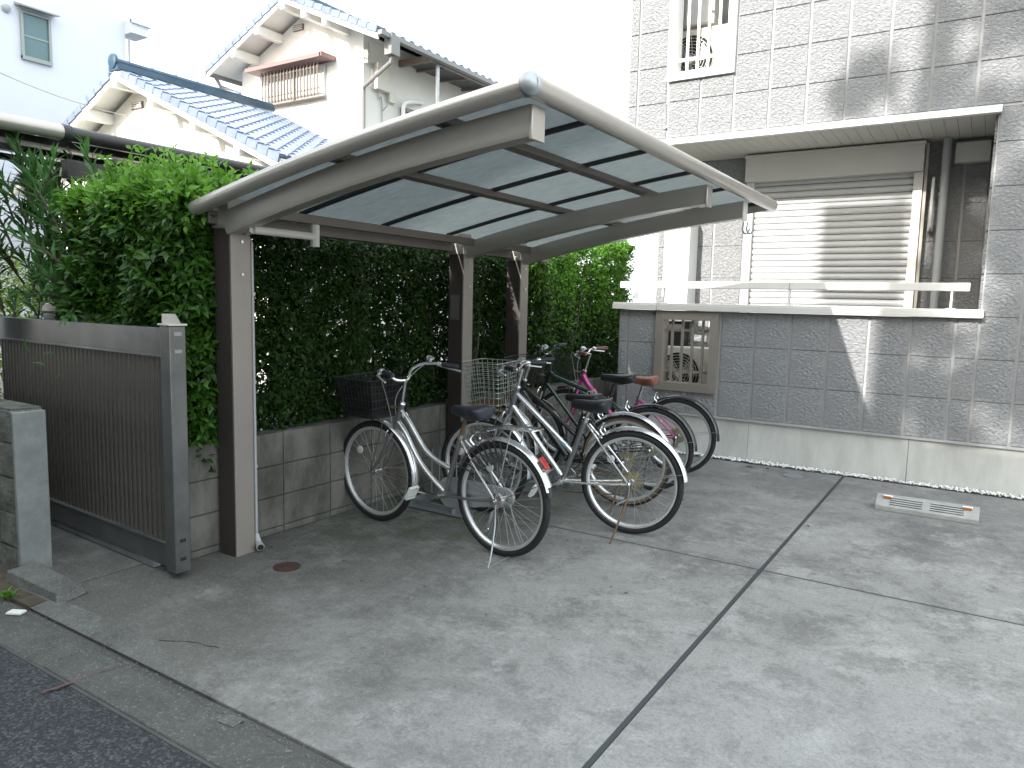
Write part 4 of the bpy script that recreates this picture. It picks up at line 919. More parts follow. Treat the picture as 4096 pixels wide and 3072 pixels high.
ul = unit_leaf_mesh('leaf', M['leaf']); place_leaves('leaf', ul, p[front], d[front], nn[front], ll[front], hd, off)
# shoots on top
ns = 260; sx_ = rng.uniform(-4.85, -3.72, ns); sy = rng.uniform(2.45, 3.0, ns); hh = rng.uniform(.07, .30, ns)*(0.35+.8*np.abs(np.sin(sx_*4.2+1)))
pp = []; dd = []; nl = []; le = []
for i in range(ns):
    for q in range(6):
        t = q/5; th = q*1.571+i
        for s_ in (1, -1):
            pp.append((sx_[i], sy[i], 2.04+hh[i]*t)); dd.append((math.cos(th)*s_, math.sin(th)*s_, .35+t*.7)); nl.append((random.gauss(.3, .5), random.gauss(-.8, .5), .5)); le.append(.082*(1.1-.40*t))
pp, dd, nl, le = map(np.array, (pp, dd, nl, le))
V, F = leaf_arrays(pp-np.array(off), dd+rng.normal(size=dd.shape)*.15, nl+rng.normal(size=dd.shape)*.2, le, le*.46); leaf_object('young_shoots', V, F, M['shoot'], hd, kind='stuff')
b = MB(); stems(b, 34, (-4.85, -3.85), (2.6, 3.1), (0.0, 2.0)); b.v = [(x-off[0], y-off[1], z-off[2]) for x, y, z in b.v]; part('stems', b, M['bark'], hd)
b = MB()
for i in range(ns): b.tube([(sx_[i]-off[0], sy[i]-off[1], 1.9), (sx_[i]-off[0], sy[i]-off[1], 2.04+hh[i])], .003, 4)
part('shoot_stems', b, M['shoot'], hd)

# long shaded hedge on the block wall
hl = thing('long_hedge', 'long dark green hedge growing above the block wall behind the shelter', 'hedge', (-4.1, 5.5, 0)); off = (-4.1, 5.5, 0)
def xface(y): return -3.86+.05*np.sin(y*4.1)+.04*np.sin(y*9.7+2)
n = 12500; yy = rng.uniform(2.6, 8.9, n); zz = .60+rng.uniform(0, 1, n)**.95*1.36
# a few thin spots
holes = rng.uniform(size=(40, 2))*np.array([5.5, 1.2])+np.array([3.0, .72])
dist = np.min(np.hypot(yy[:, None]-holes[None, :, 0], (zz[:, None]-holes[None, :, 1])), axis=1)
P_ = np.stack([xface(yy)-rng.exponential(.07, n), yy, zz], 1); P_ = P_[dist > .04]
lift = np.clip((P_[:, 1]-6.3)/2.2, 0, 1); P_[:, 2] += lift*(P_[:, 2]-.6)*.22
D_ = np.tile([1, -.1, .15], (len(P_), 1))+rng.normal(size=(len(P_), 3))*.5
n3 = 1900; yt = rng.uniform(2.9, 8.9, n3); pt = np.stack([rng.uniform(-4.35, -3.86, n3), yt, 1.95+np.clip((yt-6.3)/2.2, 0, 1)*.3-rng.exponential(.05, n3)], 1)
NB = len(P_); P_ = np.concatenate([P_, pt]); D_ = np.concatenate([D_, np.tile([0.2, 0, 1.], (n3, 1))+rng.normal(size=(n3, 3))*.4])
p, d, nn, ll = twigs(P_, D_, 3, .085, .056)
keep = (p[:, 0] < -3.70); p, d, nn, ll = p[keep], d[keep], nn[keep], ll[keep]
sun_tint = (rng.uniform(size=len(p)) < np.clip((p[:, 1]-5.6)/1.6, 0, 1)*np.clip((p[:, 2]-.9)/.9, 0, 1)*.85) | ((p[:, 2] > 1.93) & (rng.uniform(size=len(p)) < .3))  # far and upper leaves recoloured brighter to paint sunlight on the hedge
V, F = leaf_arrays(p[sun_tint]-np.array(off), d[sun_tint], nn[sun_tint], ll[sun_tint], ll[sun_tint]*.45); leaf_object('sunlit_tint_foliage', V, F, M['shoot'], hl, kind='stuff')
p, d, nn, ll = p[~sun_tint], d[~sun_tint], nn[~sun_tint], ll[~sun_tint]
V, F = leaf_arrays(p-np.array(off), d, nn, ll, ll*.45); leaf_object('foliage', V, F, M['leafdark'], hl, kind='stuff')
n4 = 7500; y4 = rng.uniform(2.6, 8.9, n4); p4 = np.stack([rng.uniform(-4.35, -4.0, n4), y4, rng.uniform(.55, 1.98, n4)], 1)
dist = np.min(np.hypot(y4[:, None]-holes[None, :, 0], (p4[:, 2][:, None]-holes[None, :, 1])), axis=1); p4 = p4[dist > .045]
p, d, nn, ll = twigs(p4, rng.normal(size=(len(p4), 3)), 3, .10, .06)
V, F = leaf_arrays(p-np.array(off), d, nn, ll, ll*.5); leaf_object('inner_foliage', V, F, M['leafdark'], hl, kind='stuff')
b = MB(); stems(b, 60, (-4.2, -3.9), (2.9, 8.8), (0.0, 1.95), .013); b.v = [(x-off[0], y-off[1], z-off[2]) for x, y, z in b.v]; part('stems', b, M['bark'], hl)

# oleander, far left: every leaf its own object up to the limit
ol = thing('oleander_bush', 'tall oleander with long narrow leaves behind the gate at left', 'shrub', (-5.2, 2.75, 0)); off = (-5.2, 2.75, 0)
pp = []; dd = []; nl = []; le = []; b = MB()
def oleander_shoot(base, tip, nwh=7, ln=.15):
    base = Vector(base); tip = Vector(tip); b.tube([base-Vector(off), base.lerp(tip, .5)-Vector(off)+Vector((0, 0, .02)), tip-Vector(off)], [.009, .007, .003], 5)
    ax = (tip-base).normalized()
    for q in range(nwh):
        t = .25+.75*q/(nwh-1); c = base.lerp(tip, t)
        for k_ in range(3):
            th = k_*2.09+q*1.05+random.uniform(-.2, .2); e = (ax.orthogonal().normalized()); e2 = ax.cross(e); dr = e*math.cos(th)+e2*math.sin(th)
            dv = dr*(1.1-.75*t)+ax*(.55+.5*t); dv.z -= .12*(1-t)
            pp.append(tuple(c)); dd.append(tuple(dv)); nl.append((random.gauss(0, .2)+ax.x*.5, random.gauss(0, .2)-.3, .9)); le.append(ln*random.uniform(.75, 1.15)*(1-.25*t))
for k_ in range(150):
    x = random.uniform(-6.3, -4.82); y = random.uniform(2.48, 3.3); z0 = random.uniform(1.05, 2.12)-max(0, x+5.3)*.9
    oleander_shoot((x, y, z0), (x+random.gauss(0, .14), y-random.uniform(-.05, .2), z0+random.uniform(.25, .45)), 7, .19)
nfirst = len(pp)
for bs, tp in (((-4.95, 2.45, 1.5), (-4.85, 2.22, 1.62)), ((-4.9, 2.5, 1.42), (-4.62, 2.28, 1.36)), ((-5.1, 2.5, 1.45), (-5.0, 2.2, 1.48)), ((-4.85, 2.4, 1.65), (-4.95, 2.18, 1.82))):
    oleander_shoot(bs, tp, 5, .16)
for bs, dv in (((-4.78, 2.22, 1.05), (-.8, -.3, .25)), ((-4.66, 2.22, 1.13), (-.9, -.3, .1)), ((-4.62, 2.24, 1.02), (-.6, -.35, -.5)), ((-4.98, 2.22, 1.12), (.1, -.4, .9))):
    pp.append(bs); dd.append(dv); nl.append((0, -.5, 1)); le.append(.12)
pp, dd, nl, le = map(np.array, (pp, dd, nl, le))
order = np.argsort(pp[:, 1]); first = order[:290]; rest = order[290:]
ule = bpy.data.meshes.new('leaf'); V, F = leaf_arrays(np.zeros((1, 3)), np.array([[0, 1., 0]]), np.array([[0, 0, 1.]]), np.ones(1), np.ones(1)*.19)
ule.from_pydata([tuple(v) for v in V], [], [tuple(f) for f in F]); ule.materials.append(M['oleander'])
place_leaves('leaf', ule, pp[first], dd[first], nl[first], le[first], ol, off)
V, F = leaf_arrays(pp[rest]-np.array(off), dd[rest], nl[rest], le[rest], le[rest]*.19); leaf_object('inner_leaves', V, F, M['oleander'], ol, kind='stuff')
for k_ in range(9):
    x = random.uniform(-.4, .3); y = random.uniform(-.1, .2); b.tube(smooth([(x*.4, y*.5, 0), (x*.7, y, .8), (x, y, 1.5), (x*1.1, y, 1.9)], 3), [.018]*3+[.015]*3+[.012]*3+[.008], 6)
part('stems', b, M['bark'], ol)

# sunlit yellow-green shrub beyond
ys = thing('yellow_green_shrub', 'sunlit yellow green shrub glimpsed beyond the oleander above the gate', 'shrub', (-8.2, 3.7, 0)); off = (-8.2, 3.7, 0)
n = 1500; th = rng.uniform(0, 2*np.pi, n); ph = rng.uniform(-.2, 1.5, n)
P_ = np.stack([1.5*np.cos(th)*np.cos(ph), .8*np.sin(th)*np.cos(ph), .8+.95*np.sin(ph)], 1)*rng.uniform(.75, 1.05, (n, 1)); D_ = P_-np.array([0, 0, .6])
p, d, nn, ll = twigs(P_, D_, 3, .1, .06); V, F = leaf_arrays(p, d, nn, ll, ll*.5); leaf_object('foliage', V, F, M['yellowleaf'], ys, kind='stuff')
b = MB(); stems(b, 12, (-.3, .3), (-.2, .2), (0, 1.3), .02); part('stems', b, M['bark'], ys)

# weed by the kerb
wd = thing('weed', 'small bright green weed growing from the gap below the rough wall', 'weed', (-3.93, 1.60, 0.0))
n = 46; th = rng.uniform(0, 6.28, n); P_ = np.stack([rng.normal(0, .014, n), rng.normal(0, .01, n), rng.uniform(0, .02, n)], 1); D_ = np.stack([np.cos(th)*.7, np.sin(th)*.7, rng.uniform(.3, 1.2, n)], 1)
V, F = leaf_arrays(P_, D_, np.tile([0, 0, 1.], (n, 1)), rng.uniform(.025, .05, n), rng.uniform(.010, .016, n)); leaf_object('leaves', V, F, M['shoot'], wd, kind='stuff')
b = MB(); b.tube([(0, 0, -.01), (0, 0, .02)], .004, 5); part('stem', b, M['shoot'], wd)

# tall tree behind the viewer, whose shadow falls on the tiled wall
YT = -3.6
def on_plane(X, Z, Y=7.3):         # where the ray that lights wall point (X, Z) crosses the plane of the tree
    k_ = (YT-Y)/SUN.y; return (X+SUN.x*k_, YT, Z+SUN.z*k_)
tt = thing('roadside_tree', 'tall thin roadside tree across the road, behind the viewer', 'tree', (on_plane(-.68, .9)[0]-.25, YT, 0)); ox, oy = tt.location.x, YT
b = MB()
tr_pts = [(ox, oy, 0), (ox+.02, oy, 3), on_plane(-.70, .4), on_plane(-.66, 1.6), on_plane(-.52, 3.6), on_plane(-.5, 5.2), on_plane(-.55, 7.0)]
b.tube(smooth([(x-ox, y-oy, z) for x, y, z in tr_pts], 5), [.2]*5+[.18]*5+[.165]*5+[.16]*5+[.13]*5+[.08]*5+[.03], 10)
part('trunk', b, M['bark'], tt)
b = MB(); clumps = [(.02, 2.75, .2, 8.0), (.25, 2.5, .24, 7.3), (.2, 1.1, .2, 7.3), (.45, .9, .3, 7.3), (-.05, 3.9, .18, 7.3), (.2, 4.05, .22, 7.3), (.1, 4.6, .3, 7.3), (-1.0, 3.55, .16, 7.3), (-1.2, 3.4, .12, 7.3),
                    (-.35, 1.85, .12, 8.3), (-.2, 2.2, .18, 8.3), (-.15, 1.7, .15, 8.3), (-.33, 1.3, .10, 7.3), (-.3, .8, .07, 7.3), (-.36, .62, .1, 7.3), (.1, 2.0, .13, 7.3), (-.15, .55, .12, 7.3), (.35, 3.3, .2, 7.3), (.02, .95, .2, 7.3), (.3, 1.55, .24, 7.3), (.1, 2.35, .2, 7.3)]
P_ = []
for X, Z, r_, Y in clumps:
    c = Vector(on_plane(X, Z, Y)); a = Vector(on_plane(-.58, max(.8, Z-.9)))
    b.tube(smooth([tuple(a-Vector((ox, oy, 0))), tuple(a.lerp(c, .55)+Vector((0, random.uniform(-.3, .3), .12))-Vector((ox, oy, 0))), tuple(c-Vector((ox, oy, 0)))], 4), [.05, .045, .04, .036, .032, .028, .022, .016, .01], 6)
    n_ = int(900*r_); q = rng.normal(size=(n_, 3))*r_*.55; P_.append(q+np.array(c-Vector((ox, oy, 0))))
part('branches', b, M['bark'], tt)
P_ = np.concatenate(P_); p, d, nn, ll = twigs(P_, rng.normal(size=P_.shape), 3, .12, .085); V, F = leaf_arrays(p, d, nn, ll, ll*.5); leaf_object('foliage', V, F, M['leafdark'], tt, kind='stuff')
# added unseen pole and box, sized to cast the boxy shadow on the shutter
up = on_plane(-1.08, 2.2, 8.3); t = thing('shadow_pole', 'added pole with a box shaped to cast the shutter shadow, unseen behind the viewer', 'shadow caster', (up[0]+1.9, YT-.5, 0))
b = MB(); b.tube([(0, 0, 0), (0, 0, 12)], [.17, .11], 12); part('pole', b, M['plinth'], t)
x1 = on_plane(-.72, 2.2, 8.3)[0]-t.location.x; x0 = on_plane(-1.50, 2.2, 8.3)[0]-t.location.x
za = on_plane(0, 1.86, 8.3)[2]-.26; zb = on_plane(0, 2.75, 8.3)[2]-.26
b = MB(); b.box(x0, x1, .3, .65, za, zb); part('shadow_box', b, M['greyplastic'], t, bevel=.02)
b = MB(); b.bar((0, .3, za+.4), (x1, .3, za+.4), .08, .08); part('bracket', b, M['galv'], t)

# added tree, unseen to the left of the viewer, put there to dim the gate corner
lt = thing('added_shade_tree', 'added leafy tree, unseen left of the viewer, dimming the gate corner', 'tree', (-6.4, -1.4, 0)); off = (-6.4, -1.4, 0)
n = 4200; q = rng.normal(size=(n, 3)); q /= np.linalg.norm(q, axis=1)[:, None]; q *= rng.uniform(.35, 1, (n, 1))**.5; P_ = q*np.array([2.3, 1.5, .95])+np.array([.9, .7, 3.35])
P_ = P_[(P_[:, 1]-1.4) < .41*(-(P_[:, 0]-6.4))-.35]
p, d, nn, ll = twigs(P_, q[:len(P_)]+rng.normal(size=(len(P_), 3))*.6, 3, .16, .12); V, F = leaf_arrays(p, d, nn, ll, ll*.5); leaf_object('foliage', V, F, M['leaf'], lt, kind='stuff')
b = MB(); b.tube(smooth([(0, 0, 0), (.05, .05, 1.2), (.2, .15, 2.3), (.5, .4, 3.2)], 4), [.16]*5+[.13]*4+[.10]*3+[.06], 9); part('trunk', b, M['bark'], lt)
b = MB()
for k_ in range(7):
    a = k_*.9; b.tube(smooth([(.2, .15, 2.1), (.5+.7*math.cos(a), .4+.4*math.sin(a), 2.9), (.9+1.7*math.cos(a), .5+.7*math.sin(a)-.2, 3.4)], 4), [.06, .055, .05, .045, .04, .035, .03, .02, .01], 6)
part('branches', b, M['bark'], lt)

# ================================================================== BIKE RACK
rk = thing('bicycle_rack', 'galvanised steel bicycle rack with wheel loops fixed to the ground by the block wall', 'bicycle rack', (-3.2, 4.0, 0))
def RK(name, mb, mt=None, **kw): mb.v = [(x+3.2, y-4.0, z) for x, y, z in mb.v]; return part(name, mb, mt or M['galv'], rk, **kw)
for x in (-3.45, -3.02):
    b = MB(); b.box(x-.035, x+.035, 4.02, 6.85, 0.002, .006); b.box(x-.035, x-.030, 4.02, 6.85, .006, .045); RK('base_rail', b)
b = MB(); b.box(-3.47, -2.90, 4.0, 4.07, .0065, .012); b.box(-3.47, -2.9, 4.065, 4.07, .012, .05); RK('end_plate', b)
for y in (4.30, 4.85, 5.40, 5.95, 6.45):
    b = MB(); b.add([(-3.5, y-.03, .03), (-2.55, y-.03, .03), (-2.55, y-.027, .03), (-3.5, y-.027, .03)], [])
    for s_ in (-1, 1): b.box(-3.5, -2.75, y+s_*.03-.002, y+s_*.03+.002, .05, .09)
    b.box(-3.5, -2.75, y-.028, y+.028, .046, .05); RK('wheel_tray', b)
    for s_ in (-1, 1):
        yy_ = y+s_*.045; b = MB(); b.tube(smooth([(-3.42, yy_, .01), (-3.42, yy_, .36), (-3.39, yy_, .42), (-3.34, yy_, .43), (-3.29, yy_, .42), (-3.26, yy_, .36), (-3.26, yy_, .01)], 4), .006, 6); RK('wheel_loop', b)

# ================================================================== BICYCLES
def torus(b, R_, r_, n=56, m_=10, sq=1.0, c=(0, 0, 0), k=0):
    pr_ = [(r_*math.cos(a), r_*math.sin(a)*sq) for a in [2*math.pi*q/m_ for q in range(m_)]]
    V = []
    for i in range(n):
        a = 2*math.pi*i/n
        for u, v_ in pr_: V.append((c[0]+(R_+u)*math.cos(a), c[1]+v_, c[2]+(R_+u)*math.sin(a)))
    F = [(i*m_+q, i*m_+(q+1) % m_, ((i+1) % n)*m_+(q+1) % m_, ((i+1) % n)*m_+q) for i in range(n) for q in range(m_)]
    b.add(V, F, k)
WR = .345
_b = MB(); torus(_b, WR-.0225, .0225, 64, 10); tyre_me = _b.mesh('tyre', M['rubber'], 0 or 60)
def ring(prof, n=64):
    b = MB(); m_ = len(prof); V = [(r_*math.cos(2*math.pi*i/n), y, r_*math.sin(2*math.pi*i/n)) for i in range(n) for r_, y in prof]
    F = [(i*m_+q, i*m_+(q+1) % m_, ((i+1) % n)*m_+(q+1) % m_, ((i+1) % n)*m_+q) for i in range(n) for q in range(m_)]; b.add(V, F); return b
rim_me = ring([(.305, -.014), (.305, .014), (.294, .0135), (.284, .005), (.284, -.005), (.294, -.0135)]).mesh('rim', M['alu'], 30)
tan_me = ring([(.322, -.0228), (.3225, -.0229), (.308, -.0175), (.3065, -.017)]).mesh('tyre_wall', M['tanrubber'], 60)
sp = []
for s_ in (1, -1):
    for t_ in (1, -1):
        _b = MB(); a = t_*0.95; _b.tube([(0.022*math.cos(a), s_*.028, .022*math.sin(a)), (.288, s_*.003, 0)], .0011, 4, caps=False); sp.append(_b.mesh('spoke', M['spoke'], 80))
_b = MB(); _b.lathe((0, -.055, 0), (0, 1, 0), [(0, .006), (.02, .006), (.022, .024), (.027, .024), (.029, .014), (.081, .014), (.083, .024), (.088, .024), (.09, .006), (.11, .006)], 16)
hub_me = _b.mesh('wheel', M['chrome'], 35)
def wheel(parent, c, M_=None, rear=False, tan=False, nsp=32, gears=False, drum=False, rot=0.0):
    o = L('wheel', hub_me, parent); Mx = Matrix.Translation(c)
    if M_ is not None: Mx = M_ @ Mx
    o.matrix_basis = Mx @ Matrix.Rotation(rot, 4, 'Y')
    L('tyre', tyre_me, o); L('rim', rim_me, o)
    if tan: L('tyre_wall', tan_me, o); q = L('tyre_wall', tan_me, o); q.scale = (1, -1, 1)
    for i in range(nsp):
        q = L('spoke', sp[(i % 2)*2+((i//2) % 2)], o); q.rotation_euler = (0, 2*math.pi*i/nsp, 0)
    if drum:
        b = MB(); b.lathe((0, .03, 0), (0, 1, 0), [(0, .045), (.03, .045), (.035, .02)], 20); part('hub_brake', b, M['chrome'], o)
    if gears:
        b = MB(); b.lathe((0, -.03, 0), (0, -1, 0), [(0, .047), (.004, .047), (.004, .04), (.009, .04), (.009, .034), (.014, .034), (.014, .027), (.02, .027)], 24); part('sprockets', b, M['rust'], o)
        b = MB(); b.lathe((0, -.027, 0), (0, -1, 0), [(0, .068), (.002, .066)], 28); part('spoke_guard', b, mat('yellowed plastic disc', (.4, .33, .16), .4) if 'ydisc' not in M else M['ydisc'], o)
    b = MB(); a = R(62); b.lathe((.2*math.cos(a), .0, .2*math.sin(a)), (0, 1, 0), [(-.004, .026), (.004, .026), (.006, .018)], 14); q = part('spoke_reflector', b, M['fluor'], o); 
    return o
M['ydisc'] = mat('yellowed plastic disc', (.22, .18, .09), .4)
def arcs(c, r_, a0, a1, n=22): return [(c[0]+r_*math.cos(R(a)), 0, c[1]+r_*math.sin(R(a))) for a in np.linspace(a0, a1, n)]
def fender(c, r_, a0, a1, wd_=.030):
    b = MB(); pts = arcs(c, r_, a0, a1, 30); prof = [(-wd_, -.012), (-wd_*.75, -.002), (-wd_*.35, .004), (0, .006), (wd_*.35, .004), (wd_*.75, -.002), (wd_, -.012), (wd_*.7, -.0045), (0, .003), (-wd_*.7, -.0045)]
    V = []; 
    for x, y, z in pts:
        d = Vector((x-c[0], 0, z-c[1])).normalized(); V += [(x+d.x*u, s_, z+d.z*u) for s_, u in prof]
    m_ = len(prof); F = [(i*m_+q, i*m_+(q+1) % m_, (i+1)*m_+(q+1) % m_, (i+1)*m_+q) for i in range(len(pts)-1) for q in range(m_)]+[tuple(range(m_)), tuple((len(pts)-1)*m_+q for q in range(m_))[::-1]]
    b.add(V, F); return b
def saddle_mesh(xn, xr, z, sporty=False):
    """nose at xn (front), rear at xr"""
    b = MB(); Ls = xn-xr; secs = []
    prof = [(0.0, .012, -.012, .016), (.06, .022, -.003, .034), (.25, .027, .0, .045), (.45, .038, -.001, .05), (.62, .062, .002, .055), (.78, .088, .010, .062), (.92, .092, .014, .058), (.985, .075, .012, .045), (1.0, .03, .008, .03)]
    if not sporty: prof = [(t, w_*1.12, dz, dp*1.15) for t, w_, dz, dp in prof]
    n = 14; V = []
    for t, w_, dz, dp in prof:
        x = xn-t*Ls
        for q in range(n):
            a = 2*math.pi*q/n; ca, sa = math.cos(a), math.sin(a)
            yv = w_*math.copysign(abs(ca)**.8, ca)*(1.0 if sa > -.3 else .82); zv = z+dz+(.024*sa if sa > 0 else dp*1.15*sa*(1.0-.25*(1-abs(ca)))); V.append((x, yv, zv-.018))
    m_ = len(prof); F = [(i*n+q, (i+1)*n+q, (i+1)*n+(q+1) % n, i*n+(q+1) % n) for i in range(m_-1) for q in range(n)]+[tuple(range(n)), tuple((m_-1)*n+q for q in range(n))[::-1]]
    b.add(V, F); return b

def pedal_mesh(c):
    b = MB(); x, y, z = c
    b.bar((x-.045, y-.035, z), (x+.045, y-.035, z), .008, .022); b.bar((x-.045, y+.035, z), (x+.045, y+.035, z), .008, .022)
    for q in (-.041, -.013, .013, .041): b.bar((x+q, y-.035, z), (x+q, y+.035, z), .009, .02)
    b.tube([(x, y-.045, z), (x, y+.04, z)], .009, 8); cc = Matrix.Translation(Vector(c)); return b.xf(cc @ Matrix.Rotation(R(62), 4, 'Y') @ cc.inverted())

def bicycle(S):
    t = thing('bicycle', S['label'], 'bicycle', (S['pose'][0], S['pose'][1], 0), (R(-S['pose'][3]), 0, R(S['pose'][2])), group='bicycles parked in a row under the shelter')
    f = S['frame']; fr = M[S['paint']]; wb = 1.08; ra = (0, 0, WR); fa = Vector((wb, 0, WR))
    hb, ht, bb, st = [Vector((p[0], 0, p[1])) for p in (S['hb'], S['ht'], S['bb'], S['st'])]
    ax = (ht-hb).normalized(); T = Matrix.Translation(hb) @ Matrix.Rotation(R(S.get('steer', 0)), 4, ax) @ Matrix.Translation(-hb)
    # frame
    for pts, r_ in f:
        b = MB(); b.tube(smooth([(x, 0, z) for x, z in pts], 6) if len(pts) > 2 else [(x, 0, z) for x, z in pts], r_, 12); part('frame_tube', b, M[S['tubepaint']] if S.get('tubepaint') else fr, t)
    b = MB(); b.tube([hb-ax*.015, ht+ax*.012], .020, 14); part('head_tube', b, M[S.get('headpaint', S['paint'])], t)
    b = MB(); b.tube([bb, st], .0165, 12); part('seat_tube', b, M[S.get('seatpaint', S['paint'])], t)
    b = MB(); b.lathe(bb-Vector((0, .036, 0)), (0, 1, 0), [(0, .022), (.072, .022)], 14)
    for s_ in (-1, 1):
        b.tube(smooth([bb+Vector((-.02, s_*.028, 0)), (bb.x*.45, s_*.048, (bb.z+WR)/2-.004), (0.0, s_*.062, WR)], 4), .009, 8)
    part('chain_stays', b, M[S.get('staypaint', S['paint'])], t)
    for s_ in (-1, 1):
        b = MB(); b.tube(smooth([st+Vector((-.02, s_*.018, -.03)), (st.x*.5, s_*.05, (st.z+WR)/2), (0.01, s_*.062, WR+.01)], 4), .0075, 8); part('seat_stay', b, M[S.get('sspaint', S['paint'])], t)
    # fork
    cr_ = hb-ax*.03
    b = MB(); b.tube([cr_+ax*.02, cr_-ax*.005], .018, 12)
    for s_ in (-1, 1):
        b.tube(smooth([cr_+Vector((0, s_*.018, 0)), cr_.lerp(fa, .25)+Vector((-.012, s_*.045, 0)), cr_.lerp(fa, .65)+Vector((-.02, s_*.05, 0)), fa+Vector((-.018, s_*.054, .02)), fa+Vector((0, s_*.054, 0))], 4), [.0125]*6+[.011]*5+[.009]*5+[.007], 8)
    b.xf(T); part('fork', b, M[S.get('forkpaint', S['paint'])], t)
    # wheels
    wheel(t, ra, rear=True, tan=S.get('tan'), gears=S.get('gears'), drum=not S.get('gears'), rot=S.get('wrot', 0))
    wheel(t, tuple(fa), M_=T, tan=S.get('tan'), rot=S.get('wrot', 0)+.4)
    # fenders
    fm = M[S['fender']]; b = fender((0, WR), .366, *S['rf'][:2]); rfd = part('rear_fender', b, fm, t)
    if S.get('flap'):
        b = MB(); b.v = []; p = arcs((0, WR), .366, S['rf'][1]-3, S['rf'][1]+6, 4); b = fender((0, WR), .3672, S['rf'][1]-4, S['rf'][1]+5, .028); part('mud_flap', b, M['blackplastic'], rfd)
    b = MB(); a = R(S['rf'][1]-8)
    for s_ in (-1, 1): b.tube([(0, s_*.066, WR), (.362*math.cos(a), s_*.026, WR+.362*math.sin(a))], .0022, 5)
    part('fender_stay', b, M[S.get('fstay', 'chrome')], t)
    b = fender((wb, WR), .366, *S['ff']); b.xf(T); part('front_fender', b, fm, t)
    b = MB(); a = R(S['ff'][1]-10)
    for s_ in (-1, 1): b.tube([(wb, s_*.058, WR), (wb+.362*math.cos(a), s_*.024, WR+.362*math.sin(a))], .0022, 5)
    b.xf(T); part('fender_stay', b, M[S.get('fstay', 'chrome')], t)
    # seat post and saddle
    sx_ = (S['saddle'][0]+S['saddle'][1])/2-.01; sz = S['saddle'][2]; d = (st-bb).normalized()
    b = MB(); b.tube([st-d*.03, st+d*((sz-.05-st.z)/d.z)], .0135, 10); part('seat_post', b, M[S.get('post', 'chrome')], t)
    b = MB(); b.lathe(st-d*.02, d, [(0, .021), (.03, .021)], 12); part('seat_clamp', b, M['chrome'], t)
    b = saddle_mesh(*S['saddle'], sporty=S.get('sporty', False)); sd_ = part('saddle', b, M[S['saddlemat']], t, sharp=70)
    b = MB()
    for s_ in (-1, 1):
        b.tube(smooth([(S['saddle'][0]-.03, s_*.008, sz-.045), (sx_+.02, s_*.022, sz-.07), (sx_-.04, s_*.022, sz-.07), (S['saddle'][1]+.03, s_*.05, sz-.045)], 3), .0035, 5)
        if not S.get('sporty'):
            b.tube([(S['saddle'][1]+.045+.013*math.cos(q*1.2), s_*.045+.013*math.sin(q*1.2), sz-.078+q*.0019) for q in range(21)], .0022, 4)
    part('saddle_springs', b, M['chrome'], sd_)
    # stem and handlebar
    stp = Vector((S['stem'][0], 0, S['stem'][1])); b = MB(); b.tube([ht-ax*.01, stp], .0115, 10)
    fwdp = stp+Vector((S.get('stemfwd', .0), 0, .012)); b.tube([stp-ax*.012, stp+ax*.012], .014, 10)
    if S.get('stemfwd'): b.tube([stp, fwdp], .013, 10)
    b.lathe(ht+ax*.006, ax, [(0, .023), (.012, .024), (.018, .019)], 14); b.xf(T); part('stem', b, M[S.get('stemmat', 'chrome')], t)
    hbp = S['bar']; b = MB()
    full = [(fwdp.x+x, y, fwdp.z+z) for x, y, z in [(p[0], -p[1], p[2]) for p in hbp[::-1]]+hbp[1:]]
    b.tube(smooth(full, 5), .011, 10); b.xf(T); bar = part('handlebar', b, M[S.get('barmat', 'chrome')], t)
    for s_ in (1, -1):
        e = Vector((fwdp.x+hbp[-1][0], s_*hbp[-1][1], fwdp.z+hbp[-1][2])); e0 = Vector((fwdp.x+hbp[-2][0], s_*hbp[-2][1], fwdp.z+hbp[-2][2])); d = (e-e0).normalized()
        b = MB(); b.tube([e-d*.11, e-d*.09, e-d*.01, e+d*.004], [.0155, .0165, .017, .013], 12); b.xf(T); part('grip', b, M[S['grip']], bar)
        c = e-d*.135; out = Vector((0, 0, -1)); fw = Vector((1, 0, 0)); fwn = (fw-d*fw.dot(d)).normalized() if abs(d.x) < .9 else Vector((0, s_, 0))
        b = MB(); b.lathe(c-d*.01, d, [(0, .0155), (.022, .0155)], 10); b.tube(smooth([c+Vector((0, 0, -.01)), c+fwn*.035+Vector((0, 0, -.02)), c+fwn*.045+d*.04+Vector((0, 0, -.028)), c+fwn*.055+d*.12+Vector((0, 0, -.038))], 4), [.007]*4+[.006]*4+[.0065]*5, 6); b.xf(T); part('brake_lever', b, M['alu' if not S.get('blacklever') else 'blackplastic'], bar)
        b = MB(); b.tube(smooth([c+fwn*.03+Vector((0, 0, -.02)), c+Vector((.09, -s_*.06, -.01)), Vector((ht.x+.09, s_*.05, ht.z+.06)), Vector((ht.x+.07, s_*.02, ht.z-.12)), Vector((hb.x+.04, 0.0, hb.z-.03))], 5), .0026, 5); b.xf(T); part('brake_cable', b, M['greyplastic' if not S.get('blacklever') else 'blackplastic'], t)
    if S.get('bell'):
        s_ = S['bell'][0]; c = Vector((fwdp.x+S['bell'][1], s_*S['bell'][2], fwdp.z+S['bell'][3]))
        b = MB(); b.lathe(c, (0, 0, 1), [(-.014, .012), (-.004, .015), (.0, .033), (.010, .0335), (.020, .027), (.028, .015), (.030, .005)], 18); b.xf(T); part('bell', b, M['chrome'], bar)
    # crank
    cb = S.get('crank', 0); cl = .165
    b = MB(); b.tube([bb+Vector((0, -.07, 0)), bb+Vector((0, .07, 0))], .008, 8)
    for s_ in (-1, 1):
        a = R(cb)+(0 if s_ > 0 else math.pi); e = bb+Vector((cl*math.cos(a), s_*.075, cl*math.sin(a))); b.bar(bb+Vector((0, s_*.072, 0)), e, .014, .022, up=(0, 1, 0))
